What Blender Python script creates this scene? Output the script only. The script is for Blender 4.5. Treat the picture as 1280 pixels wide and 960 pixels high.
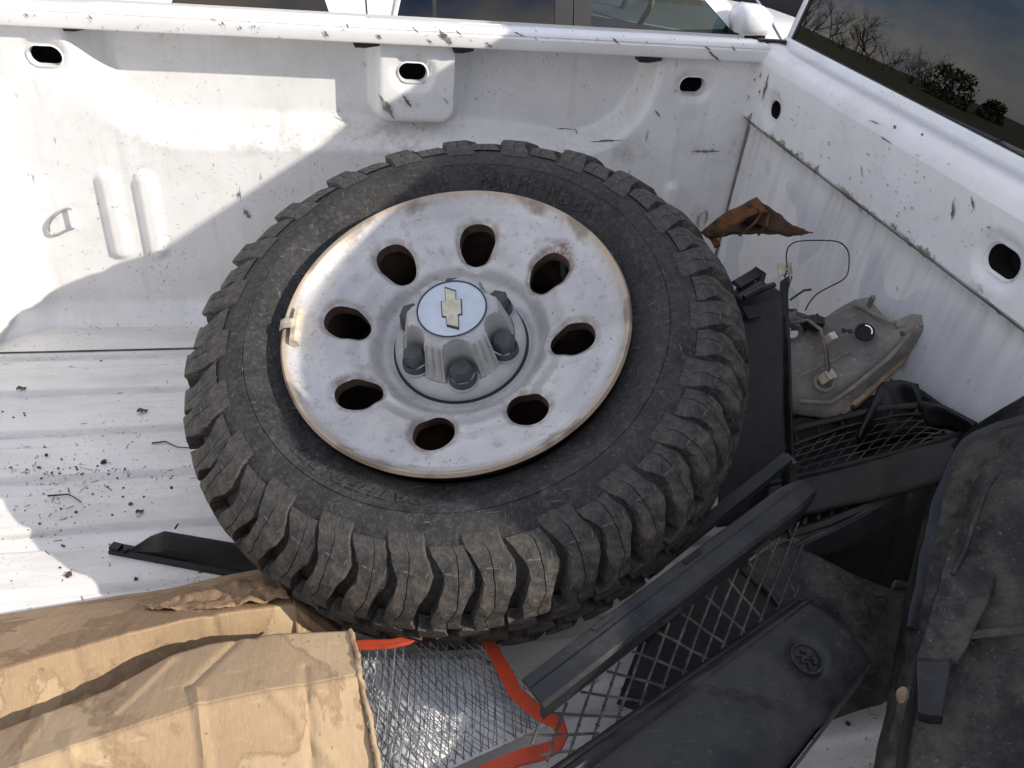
import bpy, math, random
from mathutils import Vector, Matrix, noise
R = random.Random(7)
rad = math.radians
scene = bpy.context.scene
for o in list(bpy.data.objects): bpy.data.objects.remove(o)
COL = scene.collection

# ---------------------------------------------------------------- camera, sky, sun, exposure
CAM = Vector((0, 0, .92)); FPX = 1007.0
yaw, pitch, roll = rad(14.18), rad(34.84), rad(6.165)
_f = Vector((math.sin(yaw)*math.cos(pitch), math.cos(yaw)*math.cos(pitch), -math.sin(pitch)))
_r0 = Vector((math.cos(yaw), -math.sin(yaw), 0)); _u0 = _r0.cross(_f)
_r = math.cos(roll)*_r0 + math.sin(roll)*_u0
_u = -math.sin(roll)*_r0 + math.cos(roll)*_u0
cd = bpy.data.cameras.new('camera'); cam = bpy.data.objects.new('camera', cd); COL.objects.link(cam)
cd.sensor_width = 36; cd.lens = FPX/1280*36; cd.clip_start = .05; cd.clip_end = 600
cam.matrix_world = Matrix(((_r.x, _u.x, -_f.x, CAM.x), (_r.y, _u.y, -_f.y, CAM.y), (_r.z, _u.z, -_f.z, CAM.z), (0, 0, 0, 1)))
scene.camera = cam

SUN = Vector((1, -.60, .669)).normalized()
SUN_EL = math.asin(SUN.z); SUN_ROT = math.atan2(SUN.x, SUN.y)
w = bpy.data.worlds.new('World'); scene.world = w; w.use_nodes = True
nt = w.node_tree; nt.nodes.clear()
def wn(t, **k):
    n = nt.nodes.new(t)
    for a, b in k.items(): setattr(n, a, b)
    return n
sky = wn('ShaderNodeTexSky', sky_type='NISHITA', sun_disc=False, sun_elevation=SUN_EL, sun_rotation=SUN_ROT, air_density=1.0, dust_density=.1, ozone_density=1.0)
tc = wn('ShaderNodeTexCoord'); mp = wn('ShaderNodeMapping'); mp.inputs['Scale'].default_value = (2.4, 2.4, 5.0); mp.inputs['Location'].default_value = (5.2, .7, 4)
nz = wn('ShaderNodeTexNoise'); nz.inputs['Scale'].default_value = 1.5; nz.inputs['Detail'].default_value = 7; nz.inputs['Roughness'].default_value = .55
cr = wn('ShaderNodeValToRGB'); cr.color_ramp.elements[0].position = .42; cr.color_ramp.elements[1].position = .66
mx = wn('ShaderNodeMixRGB'); mx.inputs['Color2'].default_value = (11.4, 9.8, 7.7, 1)
ml = wn('ShaderNodeMath', operation='MULTIPLY'); ml.inputs[1].default_value = .85
bg = wn('ShaderNodeBackground'); bg.inputs['Strength'].default_value = .15
wo = wn('ShaderNodeOutputWorld')
L = nt.links.new
L(tc.outputs['Generated'], mp.inputs['Vector']); L(mp.outputs[0], nz.inputs['Vector']); L(nz.outputs['Fac'], cr.inputs[0])
L(cr.outputs[0], ml.inputs[0]); L(ml.outputs[0], mx.inputs['Fac']); mb_ = wn('ShaderNodeMixRGB'); mb_.inputs['Fac'].default_value = .80; mb_.inputs['Color2'].default_value = (1.6, 2.65, 5.0, 1); L(sky.outputs[0], mb_.inputs['Color1']); L(mb_.outputs[0], mx.inputs['Color1']); L(mx.outputs[0], bg.inputs['Color']); L(bg.outputs[0], wo.inputs['Surface'])
sd = bpy.data.lights.new('sun', 'SUN'); sd.energy = 4.3; sd.angle = rad(.53); sd.color = (1, .94, .85)
so = bpy.data.objects.new('sun', sd); COL.objects.link(so)
so.rotation_euler = (-SUN).to_track_quat('-Z', 'Y').to_euler(); so.location = SUN*20
vs = scene.view_settings; vs.view_transform = 'Standard'; vs.look = 'None'; vs.gamma = 1; vs.exposure = .22; vs.use_curve_mapping = False
scene.render.engine = 'CYCLES'

# ---------------------------------------------------------------- pixel helpers (photo 1280 x 960 pixels -> points on a given plane)
def ray(px, py): return (_r*((px-640)/FPX) - _u*((py-480)/FPX) + _f)
def PZ(px, py, z):
    d = ray(px, py); return CAM + d*((z-CAM.z)/d.z)
def PY(px, py, y):
    d = ray(px, py); return CAM + d*((y-CAM.y)/d.y)
def PX(px, py, x):
    d = ray(px, py); return CAM + d*((x-CAM.x)/d.x)
def PP(px, py, c, n):
    d = ray(px, py); return CAM + d*((c-CAM).dot(n)/d.dot(n))

# ---------------------------------------------------------------- objects
def link(o, parent=None, props=None):
    COL.objects.link(o)
    if parent is not None: o.parent = parent
    if props:
        for k, v in props.items(): o[k] = v
    return o
def thing(name, label, cat, loc=(0, 0, 0), group=None):
    o = bpy.data.objects.new(name, None); o.location = loc; o.empty_display_size = .05
    link(o); o['label'] = label; o['category'] = cat
    if group: o['group'] = group
    return o
def root_loc(p):
    v = Vector((0, 0, 0))
    while p is not None: v += p.location; p = p.parent
    return v
def smooth_by_angle(me, ang=35):
    me.polygons.foreach_set('use_smooth', [True]*len(me.polygons))
    if ang < 170: me.set_sharp_from_angle(angle=rad(ang))
def mesh(name, V, F, mat, parent=None, smooth=35, local=False, **props):
    me = bpy.data.meshes.new(name)
    off = Vector((0, 0, 0)) if local or parent is None else root_loc(parent)
    me.from_pydata([tuple(Vector(v)-off) for v in V], [], F); me.update()
    if smooth: smooth_by_angle(me, smooth)
    me.materials.append(mat)
    o = bpy.data.objects.new(name, me)
    return link(o, parent, props)
class MB:
    def __init__(s): s.V = []; s.F = []
    def add(s, V, F):
        b = len(s.V); s.V += [Vector(v) for v in V]; s.F += [tuple(i+b for i in f) for f in F]; return s
    def box(s, c, size, M=None):
        x, y, z = [q/2 for q in size]; c = Vector(c)
        V = [Vector((a*x, b*y, d*z)) for a in (-1, 1) for b in (-1, 1) for d in (-1, 1)]
        if M is not None: V = [M @ v for v in V]
        return s.add([v+c for v in V], [(0, 1, 3, 2), (4, 6, 7, 5), (0, 4, 5, 1), (2, 3, 7, 6), (0, 2, 6, 4), (1, 5, 7, 3)])
    def tube(s, pts, r, n=8, cap=True):
        pts = [Vector(p) for p in pts]; rings = []; up = None; m = len(pts)
        for i, p in enumerate(pts):
            t = (pts[min(i+1, m-1)]-pts[max(i-1, 0)])
            if t.length < 1e-9: t = Vector((0, 0, 1))
            t.normalize()
            if up is None: up = Vector((0, 0, 1)) if abs(t.z) < .9 else Vector((1, 0, 0))
            a = t.cross(up).normalized(); up = a.cross(t).normalized()
            rr = r[i] if isinstance(r, (list, tuple)) else r
            rings.append([p + (a*math.cos(k*2*math.pi/n) + up*math.sin(k*2*math.pi/n))*rr for k in range(n)])
        V = [v for q in rings for v in q]; F = []
        for i in range(m-1):
            for k in range(n): F.append((i*n+k, i*n+(k+1) % n, (i+1)*n+(k+1) % n, (i+1)*n+k))
        if cap: F += [tuple(range(n))[::-1], tuple((m-1)*n+k for k in range(n))]
        return s.add(V, F)
    def sweep(s, prof, A, B, up, cap=True):
        A = Vector(A); B = Vector(B); t = (B-A).normalized(); side = t.cross(Vector(up)).normalized(); u = side.cross(t)
        n = len(prof); V = [P + side*a + u*b for P in (A, B) for a, b in prof]
        F = [(k, (k+1) % n, n+(k+1) % n, n+k) for k in range(n)]
        if cap: F += [tuple(range(n))[::-1], tuple(range(n, 2*n))]
        return s.add(V, F)
    def grid(s, rows, closed=False):
        n = len(rows[0]); V = [v for q in rows for v in q]; F = []
        for i in range(len(rows)-1):
            for k in range(n if closed else n-1):
                F.append((i*n+k, i*n+(k+1) % n, (i+1)*n+(k+1) % n, (i+1)*n+k))
        return s.add(V, F)
    def prism(s, poly, h):
        n = len(poly); h = Vector(h); V = [Vector(p) for p in poly]+[Vector(p)+h for p in poly]
        return s.add(V, [tuple(range(n))[::-1], tuple(range(n, 2*n))]+[(k, (k+1) % n, n+(k+1) % n, n+k) for k in range(n)])
    def blob(s, c, r, seed=0, n=6):
        c = Vector(c); V = []; F = []; q = random.Random(seed)
        for i in range(4):
            a = math.pi*i/3
            for k in range(n):
                b = 2*math.pi*k/n; rr = r*(.7+.6*q.random())
                V.append(c+Vector((math.sin(a)*math.cos(b), math.sin(a)*math.sin(b), math.cos(a)*.7))*rr)
        for i in range(3):
            for k in range(n): F.append((i*n+k, i*n+(k+1) % n, (i+1)*n+(k+1) % n, (i+1)*n+k))
        return s.add(V, F)
    def build(s, name, mat, parent=None, smooth=35, local=False, **props): return mesh(name, s.V, s.F, mat, parent, smooth, local, **props)
def resample(pl, n):
    pl = [Vector(p) for p in pl]; d = [0]
    for a, b in zip(pl, pl[1:]): d.append(d[-1]+(b-a).length)
    out = []; j = 0
    for i in range(n):
        t = d[-1]*i/(n-1)
        while j < len(pl)-2 and d[j+1] < t: j += 1
        s = (t-d[j])/max(1e-9, d[j+1]-d[j]); out.append(pl[j].lerp(pl[j+1], min(1, s)))
    return out
def fbm(p, sc, seed=0):
    return noise.fractal(Vector(p)*sc+Vector((seed*13.1, seed*7.7, seed*3.3)), 1, 2, 4)
def sheet(name, rows, mat, parent, nu=30, nv=8, thick=.003, amp=0, sc=20, seed=1, spline=False, bevel=0, **props):
    RS = [resample(r, nu) for r in rows]; out = []; m = len(RS)
    for i in range(m-1):
        for j in range(nv + (1 if i == m-2 else 0)):
            t = j/nv; row = []
            for k in range(nu):
                if spline:
                    a = RS[max(i-1, 0)][k]; b = RS[i][k]; c = RS[i+1][k]; d = RS[min(i+2, m-1)][k]
                    row.append(.5*((2*b)+(c-a)*t+(2*a-5*b+4*c-d)*t*t+(3*b-a-3*c+d)*t**3))
                else: row.append(RS[i][k].lerp(RS[i+1][k], t))
            out.append(row)
    if amp and parent is not None and parent.name.startswith('cardboard'):
        CL = [(PZ(a, b, .15), PZ(c_, d, .15), k) for a, b, c_, d, k in ((252, 880, 262, 1000, .006), (383, 852, 392, 1010, -.005), (95, 930, 108, 1010, .004), (300, 800, 240, 880, -.006), (215, 822, 150, 905, .005), (160, 760, 150, 860, .003), (90, 770, 95, 880, -.003), (325, 770, 300, 800, .005), (245, 745, 320, 800, -.006), (30, 960, 60, 860, .003), (430, 960, 330, 880, .003))]
        def wr_(v):
            o = 0
            for p0, p1, k in CL:
                d2 = (p1-p0).xy; l2 = d2.length; e = (v-p0).xy; t = e.dot(d2)/(l2*l2); n_ = abs(e.x*d2.y-e.y*d2.x)/l2+max(0, -t, t-1)*l2
                o += k*max(0, 1-n_/.007)
            return v+Vector((0, -.4, 1))*(o*.8+.0004*noise.noise(v*40))
        out = [[wr_(v) for v in row] for row in out]
    if amp:
        out = [[v+Vector((fbm(v, sc, seed+5)*.4, fbm(v, sc, seed+9)*.4, fbm(v, sc, seed)))*amp for v in row] for row in out]
    mb = MB().grid(out); o = mb.build(name, mat, parent, 40, **props)
    if thick:
        md = o.modifiers.new('thickness', 'SOLIDIFY'); md.thickness = thick; md.offset = -1 if not (parent is not None and parent.name.startswith('cardboard')) else 0
    return o
def sstep(a, b, x):
    t = max(0, min(1, (x-a)/(b-a))); return t*t*(3-2*t)
# ---------------------------------------------------------------- materials
class NT:
    def __init__(s, name):
        s.m = bpy.data.materials.new(name); s.m.use_nodes = True; s.t = s.m.node_tree; s.b = s.t.nodes['Principled BSDF']; s.co = s.t.nodes.new('ShaderNodeTexCoord').outputs['Object']
    def n(s, t, **k):
        q = s.t.nodes.new(t)
        for a, b in k.items(): setattr(q, a, b)
        return q
    def put(s, sock, v):
        if hasattr(v, 'is_output'): s.t.links.new(v, sock)
        else: sock.default_value = v
    def noise(s, scale, detail=5, rough=.6, stretch=None, rot=None, off=(0, 0, 0), dist=0):
        co = s.co
        if stretch or rot or any(off):
            q = s.n('ShaderNodeMapping'); q.inputs['Scale'].default_value = stretch or (1, 1, 1); q.inputs['Rotation'].default_value = rot or (0, 0, 0); q.inputs['Location'].default_value = off
            s.t.links.new(co, q.inputs[0]); co = q.outputs[0]
        q = s.n('ShaderNodeTexNoise'); q.inputs['Scale'].default_value = scale; q.inputs['Detail'].default_value = detail; q.inputs['Roughness'].default_value = rough; q.inputs['Distortion'].default_value = dist
        s.t.links.new(co, q.inputs['Vector']); return q.outputs['Fac']
    def ramp(s, v, a, b, lo=0, hi=1):
        q = s.n('ShaderNodeMapRange', interpolation_type='SMOOTHSTEP'); s.put(q.inputs[0], v)
        for i, x in zip((1, 2, 3, 4), (a, b, lo, hi)): q.inputs[i].default_value = x
        return q.outputs[0]
    def math(s, op, a, b=0):
        q = s.n('ShaderNodeMath', operation=op); s.put(q.inputs[0], a); s.put(q.inputs[1], b); return q.outputs[0]
    def mix(s, f, a, b):
        q = s.n('ShaderNodeMixRGB'); s.put(q.inputs[0], f); s.put(q.inputs[1], a if hasattr(a, 'is_output') else (*a, 1)); s.put(q.inputs[2], b if hasattr(b, 'is_output') else (*b, 1)); return q.outputs[0]
    def xyz(s):
        q = s.n('ShaderNodeSeparateXYZ'); s.t.links.new(s.co, q.inputs[0]); return q.outputs
    def bump(s, h, strength=.3, dist=.002):
        q = s.n('ShaderNodeBump'); q.inputs['Strength'].default_value = strength; q.inputs['Distance'].default_value = dist; s.put(q.inputs['Height'], h); s.t.links.new(q.outputs[0], s.b.inputs['Normal'])
    def done(s, col=None, rough=None, **k):
        if col is not None: s.put(s.b.inputs['Base Color'], col if hasattr(col, 'is_output') else (*col, 1))
        if rough is not None: s.put(s.b.inputs['Roughness'], rough)
        for a, b in k.items(): s.put(s.b.inputs[a.replace('_', ' ')], b)
        return s.m
def plain(name, col, rough=.5, metal=0, var=.15, sc=30):
    m = NT(name); n = m.noise(sc)
    c = m.mix(m.ramp(n, .3, .7), tuple(q*(1-var) for q in col), tuple(min(1, q*(1+var)) for q in col))
    return m.done(c, rough, Metallic=metal)
def paint_mat(name, base=(.80, .79, .765), grime=.5, streak=(3, 60, 60), rough=.32, moss=None, wash=None, ledge=None, ribs=None):
    m = NT(name); c = m.mix(m.ramp(m.noise(6), .35, .7), base, tuple(q*.93 for q in base))
    film = m.ramp(m.noise(9, 8, .7, (.35, 1.6, 1) if grime > .9 else None), .42, .75, 0, .42*grime); c = m.mix(film, c, (.42, .39, .34))
    patch = m.ramp(m.noise(5, 3), .40, .62)
    speck = m.math('MULTIPLY', m.ramp(m.noise(170, 3, .6), .67-.03*grime, .71-.03*grime), patch)
    scr = m.math('MULTIPLY', m.ramp(m.noise(7, 4, .65, streak), .66-.02*grime, .69-.02*grime), m.ramp(m.noise(14, 3, off=(3, 1, 2)), .48, .62))
    blot = m.math('MULTIPLY', m.ramp(m.noise(38, 5, .6, off=(1, 5, 2)), .66, .70), m.ramp(m.noise(4, 2, off=(7, 1, 2)), .5, .6))
    d = m.math('MAXIMUM', m.math('MAXIMUM', m.math('MULTIPLY', speck, .85), m.math('MULTIPLY', scr, .75)), m.math('MULTIPLY', blot, .7))
    d = m.math('MULTIPLY', d, min(1, grime+.2)); c = m.mix(d, c, (.16, .145, .12))
    if ribs:
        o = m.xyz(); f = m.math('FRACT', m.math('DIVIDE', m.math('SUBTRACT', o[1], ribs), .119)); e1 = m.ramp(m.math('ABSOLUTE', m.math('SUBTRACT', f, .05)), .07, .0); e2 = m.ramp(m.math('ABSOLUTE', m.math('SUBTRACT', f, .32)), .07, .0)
        k = m.math('MULTIPLY', m.math('MAXIMUM', e1, e2), m.ramp(m.noise(7, 8, .75, (.5, 3, 1)), .42, .68)); c = m.mix(m.math('MULTIPLY', k, .55), c, (.27, .22, .165))  # brown groove edges: packed dirt that also paints in the ribs' shading
        bs = m.ramp(m.noise(3.5, 9, .75, (.5, 2.2, 1), off=(4, 2, 0)), .50, .72, 0, .38); c = m.mix(bs, c, (.42, .37, .30))
    if ledge:
        o = m.xyz(); g = m.math('ABSOLUTE', m.math('SUBTRACT', o[2], ledge)); k = m.math('MULTIPLY', m.ramp(g, .045, .01), m.math('MULTIPLY', m.ramp(m.noise(30, 8, .8), .44, .66), m.ramp(m.noise(4, 2, off=(1, 1, 6)), .42, .6))); c = m.mix(m.math('MULTIPLY', k, .55), c, (.30, .27, .21))
        st = m.ramp(m.noise(6, 4, .6, (7, 1, .7)), .52, .75, 0, .28); c = m.mix(st, c, (.46, .44, .38))
    if moss:
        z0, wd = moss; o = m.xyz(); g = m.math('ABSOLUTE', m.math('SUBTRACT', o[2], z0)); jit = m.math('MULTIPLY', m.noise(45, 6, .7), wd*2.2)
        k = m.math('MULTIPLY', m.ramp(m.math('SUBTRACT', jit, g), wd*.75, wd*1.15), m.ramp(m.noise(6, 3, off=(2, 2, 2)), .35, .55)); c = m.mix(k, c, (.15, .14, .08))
    if wash:
        o = m.xyz(); run = m.ramp(m.noise(5, 4, .6, (1, 9, .8)), .42, .7, 0, .55); c = m.mix(m.math('MULTIPLY', m.math('MULTIPLY', run, .6), m.math('MULTIPLY', m.ramp(o[2], wash-.30, wash), m.ramp(o[2], wash+.004, wash-.004))), c, (.33, .31, .25))
        pat = m.ramp(m.noise(4.5, 2, .4, off=(4, 3, 8)), .52, .528, 0, .42); c = m.mix(m.math('MULTIPLY', pat, m.ramp(o[2], wash-.02, wash-.08)), c, (.40, .44, .50))
    m.bump(m.noise(60, 4), .06, .002)
    return m.done(c, m.ramp(m.noise(11), .3, .7, rough-.06, rough+.2), Coat_Weight=.25)
def rubber_mat(name, dust=.6, mud=0):
    m = NT(name); n1 = m.ramp(m.noise(11, 10, .78), .32, .72); c = m.mix(m.math('MULTIPLY', n1, dust), (.007, .007, .008), (.078, .075, .070))
    n2 = m.ramp(m.noise(160, 6, .8), .45, .75); c = m.mix(m.math('MULTIPLY', n2, dust*.8), c, (.14, .135, .126))
    n4 = m.ramp(m.noise(45, 6, .8, off=(4, 1, 7)), .55, .75); c = m.mix(m.math('MULTIPLY', n4, dust*.8), c, (.18, .172, .16))
    for k, st in enumerate(((26, 3, 3), (3, 26, 3))):
        sc = m.ramp(m.noise(9, 5, .75, st, (0, 0, .5+k)), .63, .68); c = m.mix(m.math('MULTIPLY', sc, .45), c, (.27, .25, .215))
    n3 = m.ramp(m.noise(7, 5, .7, off=(2, 8, 1)), .45, .75); c = m.mix(m.math('MULTIPLY', n3, dust*.22), c, (.085, .068, .050))
    if mud:
        o = m.xyz(); k = m.math('MULTIPLY', m.ramp(m.math('ADD', o[0], m.math('MULTIPLY', o[1], -.55)), .20, .42), m.ramp(m.noise(38, 10, .85), .42, .72)); c = m.mix(m.math('MULTIPLY', k, mud), c, (.20, .16, .12))
    m.bump(m.math('ADD', m.noise(220, 6, .7), m.noise(50, 6, .8)), .8, .0022)
    return m.done(c, m.ramp(n1, 0, 1, .6, .9), Specular_IOR_Level=.35)
def plastic_mat(name, base=(.011, .0115, .013), dust=(.10, .092, .08), amt=.5, rough=.45, sc=14):
    m = NT(name); n = m.ramp(m.math('ADD', m.math('MULTIPLY', m.noise(sc, 10, .8), .6), m.math('MULTIPLY', m.noise(sc*.3, 4, .6, off=(3, 3, 3)), .4)), .42, .66); c = m.mix(m.math('MULTIPLY', n, amt), base, dust)
    sc1 = m.ramp(m.noise(12, 4, .7, (2, 26, 26), (0, .3, .5)), .63, .68); c = m.mix(m.math('MULTIPLY', sc1, .5*amt), c, tuple(min(1, q*2) for q in dust))
    sp = m.ramp(m.noise(130, 3), .66, .72); c = m.mix(m.math('MULTIPLY', sp, amt*.7), c, tuple(min(1, q*1.4) for q in dust))
    m.bump(m.noise(160, 5), .15, .001)
    return m.done(c, m.ramp(n, 0, 1, rough, min(1, rough+.35)), Specular_IOR_Level=.32)
M = {}
M['wall'] = paint_mat('white_bed_wall', grime=.62, streak=(14, 14, 5), ledge=.385+.90)
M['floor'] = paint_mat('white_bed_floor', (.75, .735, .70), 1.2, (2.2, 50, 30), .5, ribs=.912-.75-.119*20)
M['rail'] = paint_mat('white_rail', grime=.45, streak=(20, 5, 5))
M['bulk'] = paint_mat('white_bulkhead', (.78, .775, .765), .6, (30, 6, 12), .35, moss=(.455+.90, .030), wash=.455+.90)
M['white'] = paint_mat('white_body', grime=.15)
M['black'] = plain('flat_black', (.012, .012, .013), .6)
M['hole'] = plain('dark_cavity', (.015, .014, .013), .9)
M['rubber'] = rubber_mat('sidewall_rubber', .64); M['tread'] = rubber_mat('tread_rubber', .80, .85)
M['plastic'] = plastic_mat('dusty_black_plastic', amt=.35)
M['plastic_d'] = plastic_mat('dirty_black_plastic', (.010, .010, .010), (.115, .103, .085), .85, .5, 24)
M['plastic_b'] = plastic_mat('scuffed_grey_black_plastic', (.012, .013, .015), (.085, .082, .076), .55, .34, 9)
M['plastic_e'] = plastic_mat('soiled_black_plastic', (.008, .008, .008), (.075, .065, .05), .5, .45, 18)
M['plastic_k'] = plastic_mat('clean_black_plastic', (.005, .005, .0055), amt=.12, rough=.35)
M['wire'] = plastic_mat('grille_wire', (.035, .035, .037), (.24, .225, .20), .7, .5, 40)
M['net'] = plain('grey_net', (.10, .10, .10), .6, .0, .5, 60)
M['netw'] = plain('pale_net', (.22, .22, .21), .6, .0, .6, 60)
M['red'] = plastic_mat('red_strip', (.50, .055, .018), (.13, .05, .035), .8, .55, 30)
M['beige'] = plain('beige_connector', (.48, .40, .30), .6, 0, .35, 60)
M['housing'] = plastic_mat('headlight_housing', (.095, .090, .085), (.30, .27, .225), .95, .6, 6)
M['loom'] = plain('dusty_loom', (.16, .135, .105), .8, 0, .4, 60)
M['housing_edge'] = plain('tan_edge', (.30, .215, .14), .7, 0, .4, 40)
M['nut'] = plastic_mat('lug_nut', (.055, .062, .068), (.13, .13, .12), .5, .45, 50)
M['chrome'] = plain('chrome', (.7, .7, .7), .15, 1, .05)
M['galv'] = plain('grey_steel', (.45, .45, .44), .4, .8, .3, 50)
M['suv'] = plain('white_car_paint', (.82, .82, .82), .2, 0, .02); M['suv_d'] = plain('dark_car_paint', (.012, .013, .016), .15, 0, .05)
M['tan'] = plain('tan_interior', (.42, .38, .28), .8)
M['dark_int'] = plain('dark_interior', (.03, .035, .035), .7)
def glass_mat(name, tint, ior=1.5, rough=.0):
    m = NT(name); t = m.t; tr = m.n('ShaderNodeBsdfTransparent'); tr.inputs[0].default_value = (*tint, 1)
    gl = m.n('ShaderNodeBsdfGlossy'); gl.inputs['Roughness'].default_value = rough; fr = m.n('ShaderNodeFresnel'); fr.inputs['IOR'].default_value = ior
    mixs = m.n('ShaderNodeMixShader'); t.links.new(fr.outputs[0], mixs.inputs[0]); t.links.new(tr.outputs[0], mixs.inputs[1]); t.links.new(gl.outputs[0], mixs.inputs[2])
    t.links.new(mixs.outputs[0], t.nodes['Material Output'].inputs['Surface']); return m.m
M['glass'] = glass_mat('window_glass', (.22, .28, .30)); M['privacy'] = glass_mat('privacy_glass', (.025, .027, .03), 1.75)
def card_mat(name, base, dirt):
    m = NT(name); c = m.mix(m.ramp(m.noise(7, 6), .3, .7), base, tuple(q*.84 for q in base))
    fl = m.ramp(m.noise(11, 3, .5, (22, 1.5, 1)), .35, .7, 0, .22); c = m.mix(fl, c, tuple(q*.72 for q in base))
    w0 = m.noise(3.6, 9, .62, off=(2.2, 4, 1), dist=.6); wet = m.ramp(w0, .525, .545); c = m.mix(m.math('MULTIPLY', wet, dirt), c, (.21, .125, .068)); ring = m.math('MULTIPLY', m.ramp(w0, .505, .525), m.ramp(w0, .55, .53)); c = m.mix(m.math('MULTIPLY', ring, .45), c, (.15, .085, .045)); gr = m.ramp(m.noise(22, 9, .8, off=(1, 7, 3)), .50, .72, 0, .4); c = m.mix(gr, c, (.26, .19, .125)); fb = m.ramp(m.noise(120, 4, .7, (4, 1, 1)), .45, .75, 0, .25); c = m.mix(fb, c, (.62, .49, .34))
    sp = m.ramp(m.noise(90, 3), .68, .73); c = m.mix(m.math('MULTIPLY', sp, .5), c, (.13, .08, .05))
    sc2 = m.ramp(m.noise(8, 4, .6, (3, 14, 6), (0, 0, .6)), .64, .68); c = m.mix(m.math('MULTIPLY', sc2, .25), c, (.6, .5, .4))
    m.bump(m.math('ADD', m.noise(9, 2, .4, (16, 1.2, 1)), m.noise(60, 5)), .25, .003)
    return m.done(c, .85, Specular_IOR_Level=.2)
M['card'] = card_mat('cardboard', (.50, .36, .215), .32); M['card_w'] = card_mat('wet_cardboard', (.42, .28, .16), .65)
def rim_mat():
    m = NT('rim_paint'); o = m.xyz(); r = m.math('SQRT', m.math('ADD', m.math('MULTIPLY', o[0], o[0]), m.math('MULTIPLY', o[1], o[1])))
    c = m.mix(m.ramp(m.noise(8, 6), .3, .7), (.56, .55, .535), (.42, .41, .395))
    c = m.mix(m.ramp(m.noise(60, 6, .75), .50, .72, 0, .7), c, (.30, .265, .22))
    c = m.mix(m.ramp(m.noise(170, 3), .66, .71, 0, .8), c, (.12, .10, .08))
    edge = m.ramp(m.math('ADD', r, m.math('MULTIPLY', m.noise(26, 6, .7), .010)), .2285, .2335); c = m.mix(m.math('MULTIPLY', edge, .75), c, (.42, .30, .19))
    e2 = m.math('MULTIPLY', m.ramp(m.math('ADD', r, m.math('MULTIPLY', m.noise(15, 6, .7, off=(1, 1, 1)), .05)), .243, .252), m.ramp(m.noise(9, 3, off=(5, 2, 1)), .50, .6)); c = m.mix(m.math('MULTIPLY', e2, .8), c, (.20, .16, .115))
    at = m.n('ShaderNodeAttribute', attribute_name='rust'); ru = m.math('MULTIPLY', at.outputs['Fac'], m.ramp(m.noise(45, 6, .7), .35, .6)); c = m.mix(ru, c, (.16, .08, .035))
    m.bump(m.noise(70, 5), .12, .002)
    return m.done(c, m.ramp(m.noise(20), .3, .7, .33, .55), Metallic=.25)
M['rim'] = rim_mat()
M['cap'] = plastic_mat('silver_cap', (.44, .44, .43), (.22, .20, .165), .6, .36, 30)
M['badge'] = plain('silver_blue_badge', (.50, .55, .60), .3, .2, .08); M['ring'] = plain('navy_line', (.015, .02, .035), .5); M['gold'] = plain('pale_gold', (.52, .49, .36), .35, .25, .15, 80)
def rust_mat():
    m = NT('rust'); n = m.noise(24, 8, .7); c = m.mix(m.ramp(n, .35, .65), (.17, .078, .030), (.085, .045, .026)); c = m.mix(m.ramp(m.noise(60, 5, off=(2, 2, 2)), .55, .66), c, (.03, .024, .02)); m.bump(n, .5, .004); return m.done(c, .9, Specular_IOR_Level=.2)
M['scuff'] = plain('scuff_grime', (.17, .165, .145), .8, 0, .5, 120); M['scuff_k'] = plain('bare_metal_scuff', (.17, .165, .15), .7, 0, .5, 120)
M['scuff_f'] = plain('seam_grime', (.10, .095, .085), .9, 0, .6, 12)
M['rust'] = rust_mat(); M['rust_d'] = plain('dark_rusty_steel', (.055, .032, .019), .9, 0, .7, 14)
M['clod'] = plain('dry_dirt', (.085, .062, .04), .95, 0, .5, 50); M['leaf'] = plain('dry_leaf', (.17, .12, .06), .9, 0, .4, 80); M['twig'] = plain('twig_bark', (.05, .035, .025), .9)
M['bark'] = plain('bark', (.075, .06, .05), .95, 0, .35, 6); M['needles'] = plain('evergreen_leaves', (.04, .06, .025), .9, 0, .4, 4)
def ground_mat():
    m = NT('asphalt'); c = m.mix(m.ramp(m.noise(.8, 8), .3, .7), (.055, .054, .052), (.085, .082, .076)); c = m.mix(m.ramp(m.noise(60, 3), .5, .8), c, (.13, .12, .11)); m.bump(m.noise(90, 4), .4, .01); return m.done(c, .9)
M['ground'] = ground_mat()
def grass_mat():
    m = NT('dry_grass'); c = m.mix(m.ramp(m.noise(.4, 8), .3, .7), (.10, .085, .045), (.055, .06, .025)); return m.done(c, .95)
M['grass'] = grass_mat()

# ================================================================ setting
GZ = -.90
mesh('ground', [(-250, -250, GZ), (250, -250, GZ), (250, 250, GZ), (-250, 250, GZ)], [(0, 1, 2, 3)], M['ground'], smooth=0, kind='structure')
vg = []; NG = 40
for i in range(NG+1):
    a = rad(60)+rad(150)*i/NG
    for rr, zz in ((17, GZ-.02), (19, GZ+.12), (45, GZ+.4), (70, GZ+.9), (120, GZ+1.6)):
        v = Vector((math.cos(a)*rr, math.sin(a)*rr, zz)); vg.append(v+Vector((0, 0, (fbm(v, .05) if rr > 18 else 0)*.6)))
mesh('field', vg, [(i*5+k, i*5+k+1, (i+1)*5+k+1, (i+1)*5+k) for i in range(NG) for k in range(4)], M['grass'], kind='structure')

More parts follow.
